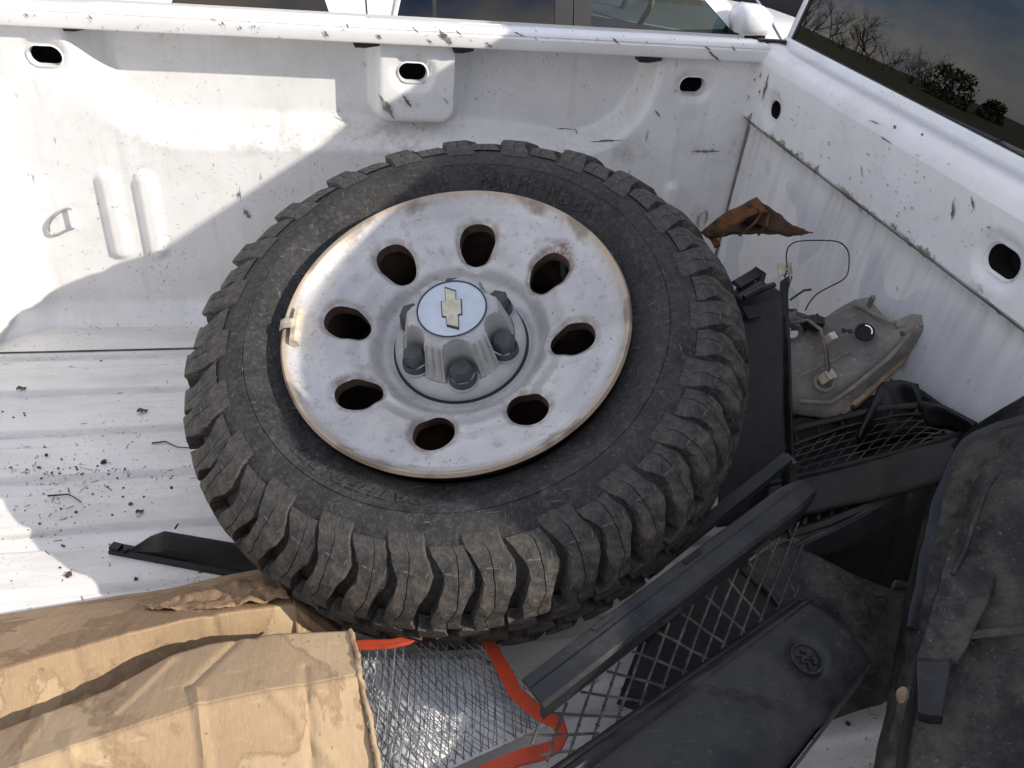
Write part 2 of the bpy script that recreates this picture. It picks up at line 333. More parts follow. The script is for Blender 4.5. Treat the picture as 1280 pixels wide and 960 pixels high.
# ================================================================ pickup truck
truck = thing('pickup_truck', 'white pickup truck with scratched open bed full of scrap parts', 'pickup truck', (0, .75, GZ))
XB = .845; YW = 1.57; XT = -1.62; YN = -.08
holes = [(-.488, .518, .027, .0165), (.143, .515, .027, .0175), (.705, .514, .027, .0165)]
def recess(x, z):
    # big pressed panel with a rounded lower outline; returns outward depth
    x0, x1, z0, rd = -.455, .635, .362, .17
    dx = max((x0+rd)-x, x-(x1-rd), 0); dz = max((z0+rd)-z, 0)
    if dx > 0 and dz > 0: d = math.hypot(dx, dz)-rd
    else: d = max(dx, dz)-rd
    t = sstep(0, .062-.022*sstep(.28, .50, x), -d)
    bx0, bx1, bz0, br = .078, .222, .425, .022
    ex = max((bx0+br)-x, x-(bx1-br), 0); ez = max((bz0+br)-z, 0)
    e = (math.hypot(ex, ez) if ex > 0 and ez > 0 else max(ex, ez))-br
    bt = sstep(.016, -.002, e)
    return .055*t*(1-.92*bt)
def wall_y(x, z):
    y = YW + recess(x, z)
    if x < -.56: y -= .10*sstep(-.56, -.80, x)*sstep(.42, .30, z) + .012*sstep(-.56, -.62, x)
    for bx, zt in ((-.428, .318), (-.362, .316), (.648, .30), (.705, .312)):
        zc = min(max(z, .155), zt-.018); d = math.hypot(x-bx, z-zc); y -= .010*sstep(.021, .010, d)
    y -= .045*sstep(.055, 0, z)**2          # fillet into the floor
    for hx, hz, a, b in holes:
        d = math.hypot(max(abs(x-hx)-(a-b), 0), z-hz)-b; y += .007*sstep(.017, .006, d)
    y += .006*sstep(.012, 0, math.hypot((x+.11)*1.0, (z-.40)*.35))
    return y
def holed_grid(xs, zs, fn, hl, name, mat, parent):
    V = []; idx = {}; F = []; nx = len(xs)
    for j, z in enumerate(zs):
        for i, x in enumerate(xs): V.append([x, z])
    sd = lambda x, z: min([math.hypot(max(abs(x-h[0])-(h[2]-h[3]), 0), z-h[1])-h[3] for h in hl]+[9])
    for j in range(len(zs)-1):
        for i in range(nx-1):
            x = (xs[i]+xs[i+1])/2; z = (zs[j]+zs[j+1])/2
            if sd(x, z) < 0: continue
            F.append((j*nx+i, j*nx+i+1, (j+1)*nx+i+1, (j+1)*nx+i))
    cnt = {}
    for f in F:
        for v in f: cnt[v] = cnt.get(v, 0)+1
    for v, c in cnt.items():
        x, z = V[v]
        if c < 4 and sd(x, z) < .02:
            for h in hl:
                cx = h[0]+max(-(h[2]-h[3]), min(h[2]-h[3], x-h[0])); dx, dz = x-cx, z-h[1]; l = math.hypot(dx, dz)
                if abs(l-h[3]) < .012 and l > 1e-6: V[v] = [cx+dx/l*h[3], h[1]+dz/l*h[3]]
    used = sorted(cnt); mp_ = {v: k for k, v in enumerate(used)}
    return mesh(name, [fn(*V[v]) for v in used], [tuple(mp_[q] for q in f) for f in F], mat, parent, 60)
def frange(a, b, st):
    n = max(1, int(round((b-a)/st))); return [a+(b-a)*i/n for i in range(n+1)]
xs = frange(XT, -.75, .03)[:-1]+frange(-.75, XB+.02, .0065); zs = frange(0, .60, .0065)
holed_grid(xs, zs, lambda x, z: (x, wall_y(x, z), z), holes, 'side_wall', M['wall'], truck)
def rrect(cx, cz, a, b, n=7):
    out = []
    for k in range(4*n):
        t = 2*math.pi*(k+.5)/(4*n); s = math.cos(t); out.append((cx+(a-b)*(1 if s > 0 else -1)+b*s, cz+b*math.sin(t)))
    return out
for hx, hz, a, b in holes:                       # pressed pockets: lip turned inwards and a dark cup behind
    mb = MB(); y0 = wall_y(hx, hz-b-.004)
    rings = [[Vector((x, y0+d, z)) for x, z in rrect(hx, hz, a+e, b+e)] for d, e in ((-.0015, .003), (-.003, .0005), (.012, -.0015))]
    mb.grid(rings, True).build('pocket_lip', M['wall'], truck, 60)
    mb = MB(); rings = [[Vector((x, y0+d, z)) for x, z in rrect(hx, hz, a+.004, b+.004)] for d in (.010, .07)]
    mb.grid(rings, True); n = len(rings[0]); mb.F.append(tuple(range(n, 2*n))); mb.build('pocket_cup', M['hole'], truck, 30)
# floor: pressed ribs along the bed
gro = [(.912-.119*k, .956-.119*k) for k in range(-4, 9)]
def floor_z(y):
    z = 0
    for a, b in gro:
        z -= .0085*sstep(a-.002, a+.006, y)*sstep(b+.002, b-.006, y)
    if y > 1.441: z += .003
    return z
ys = frange(YN, 1.4405, .0035)+[1.4415]+frange(1.447, YW-.035, .02)
xf = frange(XT, XB+.004, .06)
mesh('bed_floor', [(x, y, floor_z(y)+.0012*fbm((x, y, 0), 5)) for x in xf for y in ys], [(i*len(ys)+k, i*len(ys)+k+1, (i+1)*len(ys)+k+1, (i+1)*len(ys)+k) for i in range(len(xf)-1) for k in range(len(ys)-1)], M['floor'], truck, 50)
MB().box((( XT+XB)/2, 1.4405, .0015), (XB-XT-.02, .0012, .0042)).build('floor_seam', M['scuff_f'], truck, 0)
# far bed rail
def rail(y, s, name):
    pr = [(-.022, .572), (-.024, .577), (-.0235, .5915), (-.0195, .5945), (-.0205, .597), (-.017, .6005), (-.007, .6025), (.03, .6015), (.07, .596), (.10, .582), (.12, .56), (.13, .50), (.11, .50), (.10, .565), (-.018, .570)]
    x0, x1 = XT-.02, XB-.004; n = len(pr); st = frange(x0, x1, .08)
    V = [Vector((x, y+s*(a+.0012*fbm((x, 0, 3), 3)), b)) for x in st for a, b in pr]; F = []
    for i in range(len(st)-1):
        for k in range(n): F.append((i*n+k, i*n+(k+1) % n, (i+1)*n+(k+1) % n, (i+1)*n+k))
    F += [tuple(range(n)), tuple((len(st)-1)*n+k for k in range(n))]
    return mesh(name, V, F, M['rail'], truck, 35)
rail(YW, 1, 'bed_rail'); rail(YN, -1, 'bed_rail')
for px, wd in ((92, .045), (457, .05), (578, .042), (812, .05)):          # dark slots under the rail
    p = PY(px, {92: 33, 457: 54, 578: 61, 812: 73}[px]+1, YW-.012)
    MB().prism([p+Vector((-wd/2, 0, .006)), p+Vector((wd/2, 0, .006)), p+Vector((wd/2, 0, -.002)), p+Vector((0, 0, -.007)), p+Vector((-wd/2+.006, 0, -.007))], (0, .03, 0)).build('rail_clip', M['black'], truck, 0)
# near side wall, tailgate and outer skin
mb = MB(); mb.grid([[Vector((x, YN+.045*sstep(.055, 0, z)**2 - .0, z)) for z in frange(0, .59, .03)] for x in frange(XT, XB, .1)]); mb.build('side_wall', M['wall'], truck, 60)
for y, s in ((YW+.13, 1), (YN-.13, -1)):
    mb = MB(); pr = [(0, .59), (.03, .50), (.045, .2), (.03, -.1), (.035, -.35), (0, -.5)]
    def arch(x, z):
        d = math.hypot(x+1.0, z+.50); return d < .43
    mb.grid([[Vector((x, y+s*a, b)) for a, b in resample2] for x in frange(XT, XB+.01, .05) for resample2 in [[(p.x, p.y) for p in resample([Vector((a, b, 0)) for a, b in pr], 24)]]])
    mb.F = [f for f in mb.F if not arch(sum(mb.V[i].x for i in f)/4, sum(mb.V[i].z for i in f)/4)]
    mb.build('outer_panel', M['white'], truck, 50)
mb = MB().box((XT-.03, (YW+YN)/2, .28), (.05, YW-YN+.18, .62)); mb.build('tailgate', M['white'], truck, 30)
# wheel arch box inside the bed (beyond the left of the view)
for yy, s in ((YW, -1), (YN, 1)):
    mb = MB(); st = frange(-1.42, -.62, .04)
    mb.grid([[Vector((x, yy, h)), Vector((x, yy+s*.20*q, h)), Vector((x, yy+s*.235*q, h-.04)), Vector((x, yy+s*.235*q, 0))] for x in st for q in [max(.02, math.sin(math.pi*min(1, max(0, (x+1.42)/.8)))**.4)] for h in [.04+.20*max(0, math.sin(math.pi*(x+1.42)/.8))**.5]]); mb.build('wheel_arch', M['wall'], truck, 50)
# bulkhead
bh = [(.848, 0), (.848, .16), (.846, .30), (.848, .436), (.846, .444), (.838, .452), (.831, .461), (.829, .470), (.829, .568), (.832, .584), (.840, .596), (.853, .6015), (.872, .6015), (.893, .598), (.894, .40)]
bholes = [(1.464, .504, .0215, .017), (.804, .510, .030, .019), (.12, .506, .03, .019)]
yb = frange(YN-.02, .74, .05)[:-1]+frange(.74, .86, .006)+frange(.9, 1.40, .03)+frange(1.41, 1.5, .006)[:]+[1.53, 1.56, YW+.012]
zb = frange(.46, .568, .0068)
def bx(y, z):
    x = .829+.0008*fbm((0, y, z), 9)
    for hy, hz, a, b in bholes:
        d = math.hypot(max(abs(y-hy)-(a-b), 0), z-hz)-b; x += .008*sstep(.020, .004, d)
    return x
low = [p for p in bh if p[1] <= .452]; top = [p for p in bh if p[1] >= .568 or p[0] > .89]
mb = MB().grid([[Vector((a+.003*sstep(.1, .2, b)*sstep(.44, .36, b)*math.sin(y*34)*.5, y, b)) for y in frange(YN, YW+.01, .012)] for a, b in resample2], ) if False else MB()
lowr = [(p.x, p.y) for p in resample([Vector((a, b, 0)) for a, b in low], 40)]
mb.grid([[Vector((a+.0015*math.sin(y*40)*sstep(.03, .1, b)*sstep(.43, .36, b)+.002*fbm((0, y, b), 4), y, b)) for y in frange(YN, YW+.01, .012)] for a, b in lowr]); mb.build('bulkhead_panel', M['bulk'], truck, 60)
MB().grid([[Vector((a, y, b)) for y in frange(YN, YW+.01, .05)] for a, b in [(.838, .452), (.831, .4595), (.829, .4601)]]).build('bulkhead_ridge', M['bulk'], truck, 60)
holed_grid(yb, zb, lambda y, z: (bx(y, z), y, z), bholes, 'bulkhead_beam', M['bulk'], truck)
MB().grid([[Vector((a, y, b)) for y in frange(YN-.02, YW+.012, .03)] for a, b in [(.829, .568)]+top[1:]]).build('bulkhead_top', M['bulk'], truck, 60)
for hy, hz, a, b in bholes:
    x0 = .836; rings = [[Vector((x0+d, y, z)) for y, z in rrect(hy, hz, a+e, b+e)] for d, e in ((-.0005, .002), (.0035, -.001))]
    MB().grid(rings, True).build('pocket_lip', M['bulk'], truck, 60)
    rings = [[Vector((x0+d, y, z)) for y, z in rrect(hy, hz, a+.004, b+.004)] for d in (.003, .045)]
    mb = MB().grid(rings, True); n = len(rings[0]); mb.F.append(tuple(range(n, 2*n))); mb.build('pocket_cup', M['hole'], truck, 30)
MB().box((XB-.0005, YW-.004, .23), (.0025, .006, .45)).build('corner_seam', M['scuff'], truck, 0)
MB().box((XB-.007, YW+.006, .52), (.010, .016, .13)).build('corner_seal', M['black'], truck, 0)
MB().box((.862, YW+.018, .602), (.06, .012, .010)).build('corner_seal', M['black'], truck, 0)
# cab
WTH = rad(8.6)
def wpt(y, h, out=0): return Vector((.905+h*math.sin(WTH)-out*math.cos(WTH), y, .592+h*math.cos(WTH)+out*math.sin(WTH)))
MB().sweep([(-.008, -.02), (.006, -.02), (.006, .003), (.002, .009), (-.004, .010), (-.008, .006)], (.898, .15, .602), (.898, 1.598, .602), (0, 0, 1)).build('window_trim', M['bulk'], truck, 50)
ya, yb_ = .225, 1.590
def winrow(h, o=0): return [wpt(ya+.10*h, h, o), wpt(yb_-.10*h, h, o)]
mb = MB().grid([winrow(0), winrow(.37)]); glo = mb.build('rear_window', M['privacy'], truck, 0)
md = glo.modifiers.new('t', 'SOLIDIFY'); md.thickness = .005
MB().tube([wpt(ya+.004, .0, .003), wpt(ya+.004+.10*.37, .37, .003), wpt(yb_-.004-.10*.37, .37, .003), wpt(yb_-.004, 0, .003)], .006, 6).build('window_seal', M['black'], truck, 30)
# cab shell: roof, pillars, sides
YC0, YC1 = .165, 1.655  # near side set inward, out of view, shaped to place the cab's shadow
roofp = [(.962, .955), (.985, 1.02), (1.0, 1.052), (1.022, 1.086), (1.06, 1.103), (1.2, 1.118), (1.7, 1.13), (2.25, 1.10), (2.4, 1.06)]
rp = [(p.x, p.y) for p in resample([Vector((a, b, 0)) for a, b in roofp], 30)]
def crown(y):
    e = min(y-YC0, YC1-y); return .085*math.exp(-max(0, e)/.22)+.075*sstep(.07, 0, e)
MB().grid([[Vector((a, y, b-crown(y)*(1 if b > 1.0 else max(.0, (b-.955)/.045)))) for y in frange(YC0, YC1, .03)] for a, b in rp]).build('roof', M['white'], truck, 50)
for sgn in (-1, 1):
    yo = [YC0-.02, YC0+.005] if sgn < 0 else [YC1, YC1-.045]; yi = [ya, ya+.037] if sgn < 0 else [yb_, yb_-.037]
    a0, a1 = wpt(yi[0]+sgn*.002, -.01, .004), wpt(yi[1]+sgn*.002, .40, .004)
    b0, b1 = Vector((.925, yo[0], .585)), Vector((.985, yo[1], .965))
    c0, c1 = Vector((1.02, yo[0]+sgn*.01, .585)), Vector((1.10, yo[1]+sgn*.005, .985))
    MB().grid([resample([p, q], 8) for p, q in ((a0, a1), (a0.lerp(b0, .6)+Vector((-.006, 0, 0)), a1.lerp(b1, .6)+Vector((-.006, 0, 0))), (b0, b1), (c0, c1))]).build('cab_pillar', M['white'], truck, 60)
    d0, d1 = Vector((2.3, yo[0], .55)), Vector((2.0, yo[1], 1.0))
    MB().grid([resample([c0, c1], 4), resample([Vector((1.75, yo[0], .57)), Vector((1.75, yo[1], 1.02))], 4), resample([d0, d1], 4)]).build('cab_side_window', M['privacy'], truck, 60)
    MB().grid([[Vector((x, yo[0]+sgn*q, z)) for x in (.925, 1.3, 2.0, 2.6, 3.2)] for q, z in ((.0, .59), (.02, .45), (.03, .0), (.01, -.5))]).build('cab_side', M['white'], truck, 60)
MB().box((1.12, .9, .55), (.10, 1.35, .62), Matrix.Rotation(.2, 3, 'Y')).build('rear_seat', M['dark_int'], truck, 20)
MB().box((1.55, .9, .58), (1.3, 1.38, .02)).build('cab_shelf', M['dark_int'], truck, 0)
MB().box((1.6, .9, 1.02), (1.1, 1.30, .02)).build('headliner', M['dark_int'], truck, 0)
MB().grid([[Vector((.905, y, .575)), Vector((.925, y, .55)), Vector((.93, y, -.4))] for y in (YC0-.02, .9, YC1)]).build('cab_back', M['white'], truck, 30)
MB().grid([[Vector((x, y, z)) for y in (YC0, .9, YC1-.02)] for x, z in ((2.4, 1.05), (2.95, .52), (3.9, .40), (4.1, .2), (4.15, -.5))]).build('hood', M['white'], truck, 30)
def road_wheel(parent, c, r, wd, nm='wheel'):
    c = Vector(c); mb = MB(); pr = [(.55, -.5), (.95, -.5), (1, -.38), (1, .38), (.95, .5), (.55, .5)]
    mb.grid([[c+Vector((math.cos(t)*r*a, b*wd, math.sin(t)*r*a)) for t in frange(0, 2*math.pi, .2617)] for a, b in pr]); o = mb.build(nm, M['rubber'], parent, 40)
    mb = MB(); mb.grid([[c+Vector((math.cos(t)*r*a, b*wd, math.sin(t)*r*a)) for t in frange(0, 2*math.pi, .2617)] for a, b in ((.56, -.5), (.5, -.42), (.2, -.40), (.01, -.44))]); mb.grid([[c+Vector((math.cos(t)*r*a, b*wd, math.sin(t)*r*a)) for t in frange(0, 2*math.pi, .2617)] for a, b in ((.56, .5), (.5, .42), (.2, .40), (.01, .44))]); mb.V = [v-c+c for v in mb.V]
    ro = mb.build('rim', M['galv'], o, 40); ro.data.transform(Matrix.Translation(Vector((0, 0, 0)))); return o
for x in (-1.0, 2.75):
    for y in (-.10, 1.58): road_wheel(truck, (x, y, GZ+.395), .395, .26)
# small bits on the bed walls
def loop_part(name, pts, r, mat): MB().tube(pts, r, 6).build(name, mat, truck, 60)
def smooth_pts(cp, n_=6):
    sm = []
    for i in range(len(cp)-1):
        a, b, c_, d = cp[max(0, i-1)], cp[i], cp[i+1], cp[min(len(cp)-1, i+2)]
        for k in range(n_): t = k/n_; sm.append(.5*((2*b)+(c_-a)*t+(2*a-5*b+4*c_-d)*t*t+(3*b-a-3*c_+d)*t**3))
    return sm+[cp[-1]]
loop_part('tie_down_ring', smooth_pts([PY(a, b, YW-.006) for a, b in ((90, 262), (80, 262), (68, 270), (61, 281), (63, 291), (72, 293), (91, 284))]), .0026, M['galv'])
MB().box(PY(91, 273, YW-.004), (.010, .008, .036)).build('ring_hinge', M['wall'], truck, 20)
c = PY(877, 272, YW-.01); loop_part('tie_down_ring', [c+Vector((math.cos(t)*.010, -.004, math.sin(t)*.020)) for t in frange(0, 6.2832, .4)], .003, M['galv'])
# scuffs, chips and scratches that have their own outline: thin flakes of grime on the paint
def sliver(mb, c, dirv, nrm, ln, wd, sd):
    q = random.Random(sd); dirv = Vector(dirv).normalized(); nrm = Vector(nrm).normalized(); sv = nrm.cross(dirv); n = 11; poly = []
    for k in range(n+1):
        t = k/n; poly.append(c+dirv*(t-.5)*ln+sv*wd*.5*math.sin(math.pi*min(.98, max(.03, t)))*(.25+1.1*q.random()))
    for k in range(n, -1, -1):
        t = k/n; poly.append(c+dirv*(t-.5)*ln-sv*wd*.5*math.sin(math.pi*min(.98, max(.03, t)))*(.25+1.0*q.random()))
    b = len(mb.V); mb.V += [p+nrm*.0006 for p in poly]; m_ = len(poly)
    mb.F += [(b+k, b+k+1, b+m_-2-k, b+m_-1-k) for k in range(n)]
mb = MB(); q = random.Random(3)
def seg(mb, p0, p1, wd, y=None, x=None):
    a = PY(*p0, y) if y else PX(*p0, x); b = PY(*p1, y) if y else PX(*p1, x); nrm = Vector((0, -1, 0)) if y else Vector((-1, 0, 0))
    sliver(mb, (a+b)/2, b-a, nrm, (b-a).length, wd, q.random())
yr = YW-.0255
for p0, p1, wd in (((404, 37), (411, 47), .006), ((432, 29), (436, 36), .004), ((470, 43), (478, 49), .005), ((514, 32), (524, 42), .004), ((533, 48), (541, 55), .004), ((548, 36), (566, 57), .011), ((569, 37), (579, 47), .004), ((607, 52), (616, 60), .005), ((642, 40), (655, 45), .004), ((765, 47), (775, 56), .005), ((884, 62), (901, 78), .005), ((879, 57), (889, 63), .003), ((915, 57), (919, 64), .003), ((110, 18), (116, 25), .003), ((276, 27), (280, 31), .005), ((299, 31), (302, 38), .003), ((317, 31), (319, 35), .004), ((30, 15), (36, 22), .003)): seg(mb, p0, p1, wd, y=yr)
for k in range(40):
    px = q.uniform(0, 930); py = 40+.03*px-8-q.random()*18; s = q.uniform(1.5, 5); seg(mb, (px, py), (px+s*.7, py+s), q.uniform(.0008, .002), y=yr)
mb.build('rail_scuffs', M['scuff'], truck, 0, kind='stuff')
mb = MB()
for p0, p1, wd, yy in (((473, 118), (493, 149), .013, YW+.002), ((503, 118), (515, 135), .006, YW+.002), ((554, 122), (561, 130), .003, YW+.002), ((735, 177), (780, 175), .005, YW-.001), ((862, 189), (900, 189), .007, YW-.001), ((818, 137), (826, 147), .004, YW-.001), ((304, 262), (313, 273), .010, YW-.001), ((299, 234), (301, 250), .003, YW-.001), ((298, 240), (299, 246), .006, YW-.001), ((692, 160), (722, 162), .003, YW+.05), ((719, 160), (722, 169), .003, YW+.05)): seg(mb, p0, p1, wd, y=yy-.001)
for k in range(90):
    px, py = q.choice([(q.gauss(255, 30), q.gauss(225, 24)), (q.uniform(20, 900), q.uniform(195, 340)), (q.gauss(90, 30), q.gauss(290, 30)), (q.gauss(200, 18), q.gauss(318, 12)), (q.gauss(450, 25), q.gauss(178, 8))])
    x = PY(px, py, YW); s = q.uniform(1.5, 7); a = q.gauss(1.5, .5)
    if x.z < .05 or x.z > .34 or x.x < -.5: continue
    seg(mb, (px, py), (px+s*math.cos(a), py+s*math.sin(a)), q.uniform(.0006, .0018), y=wall_y(x.x, x.z)-.0006)
mb.build('wall_scuffs', M['scuff_k'], truck, 0, kind='stuff')
mb = MB()
for p0, p1, wd in (((961, 92), (952, 128), .010), ((938, 88), (937, 93), .006), ((944, 97), (943, 102), .006), ((951, 90), (950, 98), .006), ((936, 118), (936, 125), .005), ((929, 130), (927, 136), .006), ((940, 141), (938, 146), .006), ((950, 112), (949, 117), .007), ((1100, 170), (1115, 180), .003), ((1117, 157), (1121, 160), .008), ((1085, 150), (1100, 155), .003), ((1151, 168), (1155, 169), .006), ((1076, 205), (1078, 222), .003), ((1192, 250), (1190, 276), .006), ((1214, 245), (1218, 262), .005)): seg(mb, p0, p1, wd, x=.828)
for k in range(80):
    px = q.uniform(935, 1275); t = (px-935)/340; py = 100+t*215+q.gauss(0, 30)+(20 if q.random() < .4 else 0); p = PX(px, py, .828)
    if not (.465 < p.z < .565) or any(math.hypot(max(abs(p.y-h[0])-(h[2]-h[3]), 0), p.z-h[1]) < h[3]+.010 for h in bholes): continue
    s = q.uniform(1, 6); a = q.gauss(1.4, .7); seg(mb, (px, py), (px+s*math.cos(a), py+s*math.sin(a)), q.uniform(.0007, .0026), x=.828)
mb.build('bulkhead_scuffs', M['scuff_k'], truck, 0, kind='stuff')

# ================================================================ spare wheel
WC = Vector((.142, .916, .377)); WN = Vector((-.2405, -.3462, .9068)).normalized()
WX = Vector((1, 0, 0)); WX = (WX-WN*WX.dot(WN)).normalized(); WY = WN.cross(WX)
WM = Matrix(((WX.x, WY.x, WN.x, WC.x), (WX.y, WY.y, WN.y, WC.y), (WX.z, WY.z, WN.z, WC.z), (0, 0, 0, 1)))
wheel = thing('spare_wheel', 'muddy all terrain tyre on pale steel wheel with rusty lip, tilted on scrap', 'wheel')
wheel.matrix_world = WM
def wl(px, py, h=0):                             # photo pixel -> wheel-local (x, y) on the plane at height h over the rim lip
    p = PP(px, py, WC+WN*h, WN)-WC; return p.dot(WX), p.dot(WY)
TC = -.122                                       # tyre mid plane
half = [(.222, -.045), (.229, -.030), (.236, -.0235), (.247, -.0205), (.260, -.0105), (.271, -.0005), (.2815, .0035), (.2825, .0022), (.2838, .0036), (.30, .0022), (.318, -.004), (.337, -.015), (.352, -.031), (.363, -.050), (.370, -.072), (.3735, -.097), (.3745, TC)]
back = [(a, 2*TC-b) for a, b in half[::-1][1:]]
NTH = 160
mb = MB().grid([[Vector((a*math.cos(t), a*math.sin(t), b)) for t in [2*math.pi*k/NTH for k in range(NTH)]] for a, b in half+back], True)
tyre = mb.build('tyre', M['rubber'], wheel, 50, local=True)
hp = resample([Vector((a, b, 0)) for a, b in half[8:]], 60)
def surf(s, h):                                  # s 0 (sidewall ring) .. 1 (crown); returns r, z of the surface lifted by h
    i = min(58, max(0, int(s*59))); t = s*59-i; p = hp[i].lerp(hp[i+1], t); d = (hp[min(59, i+2)]-hp[max(0, i-1)]).normalized(); n = Vector((-d.y, d.x, 0))
    if n.x < 0 and s > .5: n = -n
    if s <= .5 and n.y < 0: n = -n
    return p.x+n.x*h, p.y+n.y*h
def curve(tab, s):
    for (a, u), (b, v) in zip(tab, tab[1:]):
        if s <= b: return u+(v-u)*max(0, (s-a))/(b-a)
    return tab[-1][1]
NL = 46; PITCH = 2*math.pi/NL; NV = 6
def lug(variant):
    mb = MB(); q = random.Random(variant*17+3); tall = variant % 2 == 0
    s0, s1 = (.13+q.uniform(-.01, .02), .79) if tall else (.19+q.uniform(-.01, .02), .76)
    gz = [(0, -.004), (.20, .000), (.38, .018), (.46, .017), (.60, -.002), (.72, -.012), (.86, -.003), (1, 0)]
    wz = [(0, .0), (.14, .0008), (.22, .0034), (.30, .0075), (.42, .0125), (.55, .0160), (.7, .0180), (1, .0180)]
    hz = [(0, .0), (.13, .0006), (.22, .0046), (.34, .0090), (.44, .0165), (.56, .0205), (.7, .0205), (1, .0200)] if tall else [(0, .0), (.17, .0006), (.26, .0042), (.36, .0065), (.46, .0095), (.56, .0135), (.62, .0195), (1, .0198)]
    sz = [(0, .0), (.27, .005), (.40, -.007), (.47, -.006), (.60, .007), (.72, -.004), (1, .002)]
    jw = [q.uniform(-.0016, .0016) for _ in range(20)]; jg = q.uniform(-.002, .002)
    S = [s0, s0+.03, .22, .27, .31, .36, .40, .44, .48, .53, .585, .64, .70, s1-.015, s1]
    for hf in (0, 1):
        rows = []
        for si, s in enumerate(S):
            h = curve(hz, s)*(1+.06*jw[si]/.0016*(s > .4)); ar = PITCH*.385; g = curve(gz, s)*.85+jg; wdt = curve(wz, s); m_ = ar*(.5+(.07 if not tall else -.03))+g+curve(sz, s)*.75; sp = .00045 if s > .24 else .0001
            l = (g+wdt/2+jw[si]*(s > .25), m_-sp) if hf == 0 else (m_+sp, g+ar-wdt/2+jw[(si+5) % 20]*(s > .25))
            bev = .0014 if s > .4 else .0006
            row = []
            lo, hi = (l[0]-.002, l[0]+bev) if hf == 0 else (l[0], l[0]+.0002); lo2, hi2 = (l[1]+.002, l[1]-bev) if hf == 1 else (l[1], l[1]-.0002)
            for arc, hh in ((lo, -.001), (hi, h), ((l[0]+l[1])/2, h+.0003), (hi2, h), (lo2, -.001)):
                r, z = surf(s, hh); t = arc/.385; row.append(Vector((r*math.cos(t), r*math.sin(t), z)))
            rows.append(row)
        e = []
        for v in rows[-1]:
            r0 = math.hypot(v.x, v.y); r1, z1 = surf(min(1, S[-1]+.02), -.001); e.append(Vector((v.x*r1/r0, v.y*r1/r0, z1)))
        mb.grid(rows+[e])
    return mb.build('tread_block', M['tread'], tyre, 24, local=True)
def copy_of(o, parent, Mx=None):
    c = o.copy(); COL.objects.link(c); c.parent = parent
    if Mx is not None: c.matrix_local = Mx
    return c
q = random.Random(11); variants = [lug(k) for k in range(NV)]
mir = Matrix.Translation((0, 0, 2*TC)) @ Matrix.Diagonal((1, 1, -1, 1))
for k in range(NL):
    v = variants[(k % 2)+2*q.randrange(3)]; jit = q.uniform(-.008, .008)
    if k < NV: v = variants[k]; o = v; o.matrix_local = Matrix.Rotation(k*PITCH+jit, 4, 'Z')
    else: o = copy_of(v, tyre, Matrix.Rotation(k*PITCH+jit, 4, 'Z'))
# mirrored shoulder blocks on the hidden side use their own mesh so normals stay right
bm_src = [v.data.copy() for v in variants[:2]]
for me in bm_src: me.transform(mir); me.flip_normals()
for k in range(NL):
    o = bpy.data.objects.new('tread_block', bm_src[k % 2]); COL.objects.link(o); o.parent = tyre; o.matrix_local = Matrix.Rotation((k+.5)*PITCH, 4, 'Z')
def crown_block(shape, zc):
    mb = MB(); rows = [[], []]
    for a, z in shape:
        t = a/.385
        rb = .3735; rt = .3945-.0022*abs((zc+z)-TC)/.05
        rows[0].append(Vector((rb*math.cos(t*1.08), rb*math.sin(t*1.08), zc+z*1.06))); rows[1].append(Vector((rt*math.cos(t), rt*math.sin(t), zc+z)))
    mb.grid(rows, True); n = len(shape); mb.F.append(tuple(range(n, 2*n))); return mb.build('tread_block', M['tread'], tyre, 30, local=True)
shapes = [[(a*.78, b) for a, b in q_] for q_ in [[(-.022, -.011), (-.004, -.014), (.002, -.008), (.020, -.012), (.023, .004), (.012, .013), (.0, .009), (-.016, .014), (-.024, .006)], [(-.023, -.010), (-.008, -.013), (.006, -.013), (.021, -.006), (.019, .010), (.004, .014), (-.004, .008), (-.020, .012)]]]
for ri, zc in enumerate((TC+.030, TC, TC-.030)):
    pro = [crown_block(s_, zc) for s_ in shapes]
    for k in range(NL):
        a = (k+ri*.37)*PITCH+q.uniform(-.01, .01)
        if k < 2: pro[k].matrix_local = Matrix.Rotation(a, 4, 'Z')
        else: copy_of(pro[k % 2], tyre, Matrix.Rotation(a, 4, 'Z'))
# raised sidewall lettering
def arc_text(txt, ang_end, size, r0, z0, h, gap):
    cu = bpy.data.curves.new('t', 'FONT'); cu.body = txt; cu.size = size; cu.space_character = gap; cu.extrude = 0; cu.resolution_u = 3
    to = bpy.data.objects.new('t', cu); COL.objects.link(to); dg = bpy.context.evaluated_depsgraph_get(); me = to.evaluated_get(dg).to_mesh()
    xs_ = [v.co.x for v in me.vertices]; wd = max(xs_); V = []; F = []
    n = len(me.vertices)
    for lift in (0, h):
        for v in me.vertices:
            a = ang_end+(wd-v.co.x)/r0; r = r0+v.co.y; zz = z0(r)+lift-.0005; V.append(Vector((r*math.cos(a), r*math.sin(a), zz)))
    ed = {}
    for p in me.polygons:
        f = tuple(p.vertices); F.append(tuple(i+n for i in f))
        for a, b in zip(f, f[1:]+f[:1]): ed[(a, b)] = 1
    for (a, b) in ed:
        if (b, a) not in ed: F.append((a, b, b+n, a+n))
    to.evaluated_get(dg).to_mesh_clear(); bpy.data.objects.remove(to)
    return V, F
def side_z(r):
    for (a, u), (b, v) in zip(half, half[1:]):
        if a <= r <= b: return u+(v-u)*(r-a)/(b-a)
    return 0
x_, y_ = wl(738, 262, 0); a_end = math.atan2(y_, x_)
for off in (0, math.pi):
    V, F = arc_text('PATHFINDER', a_end+off, .026, .253, side_z, .0022, 1.25); mesh('raised_lettering', V, F, M['rubber'], tyre, 0, local=True)
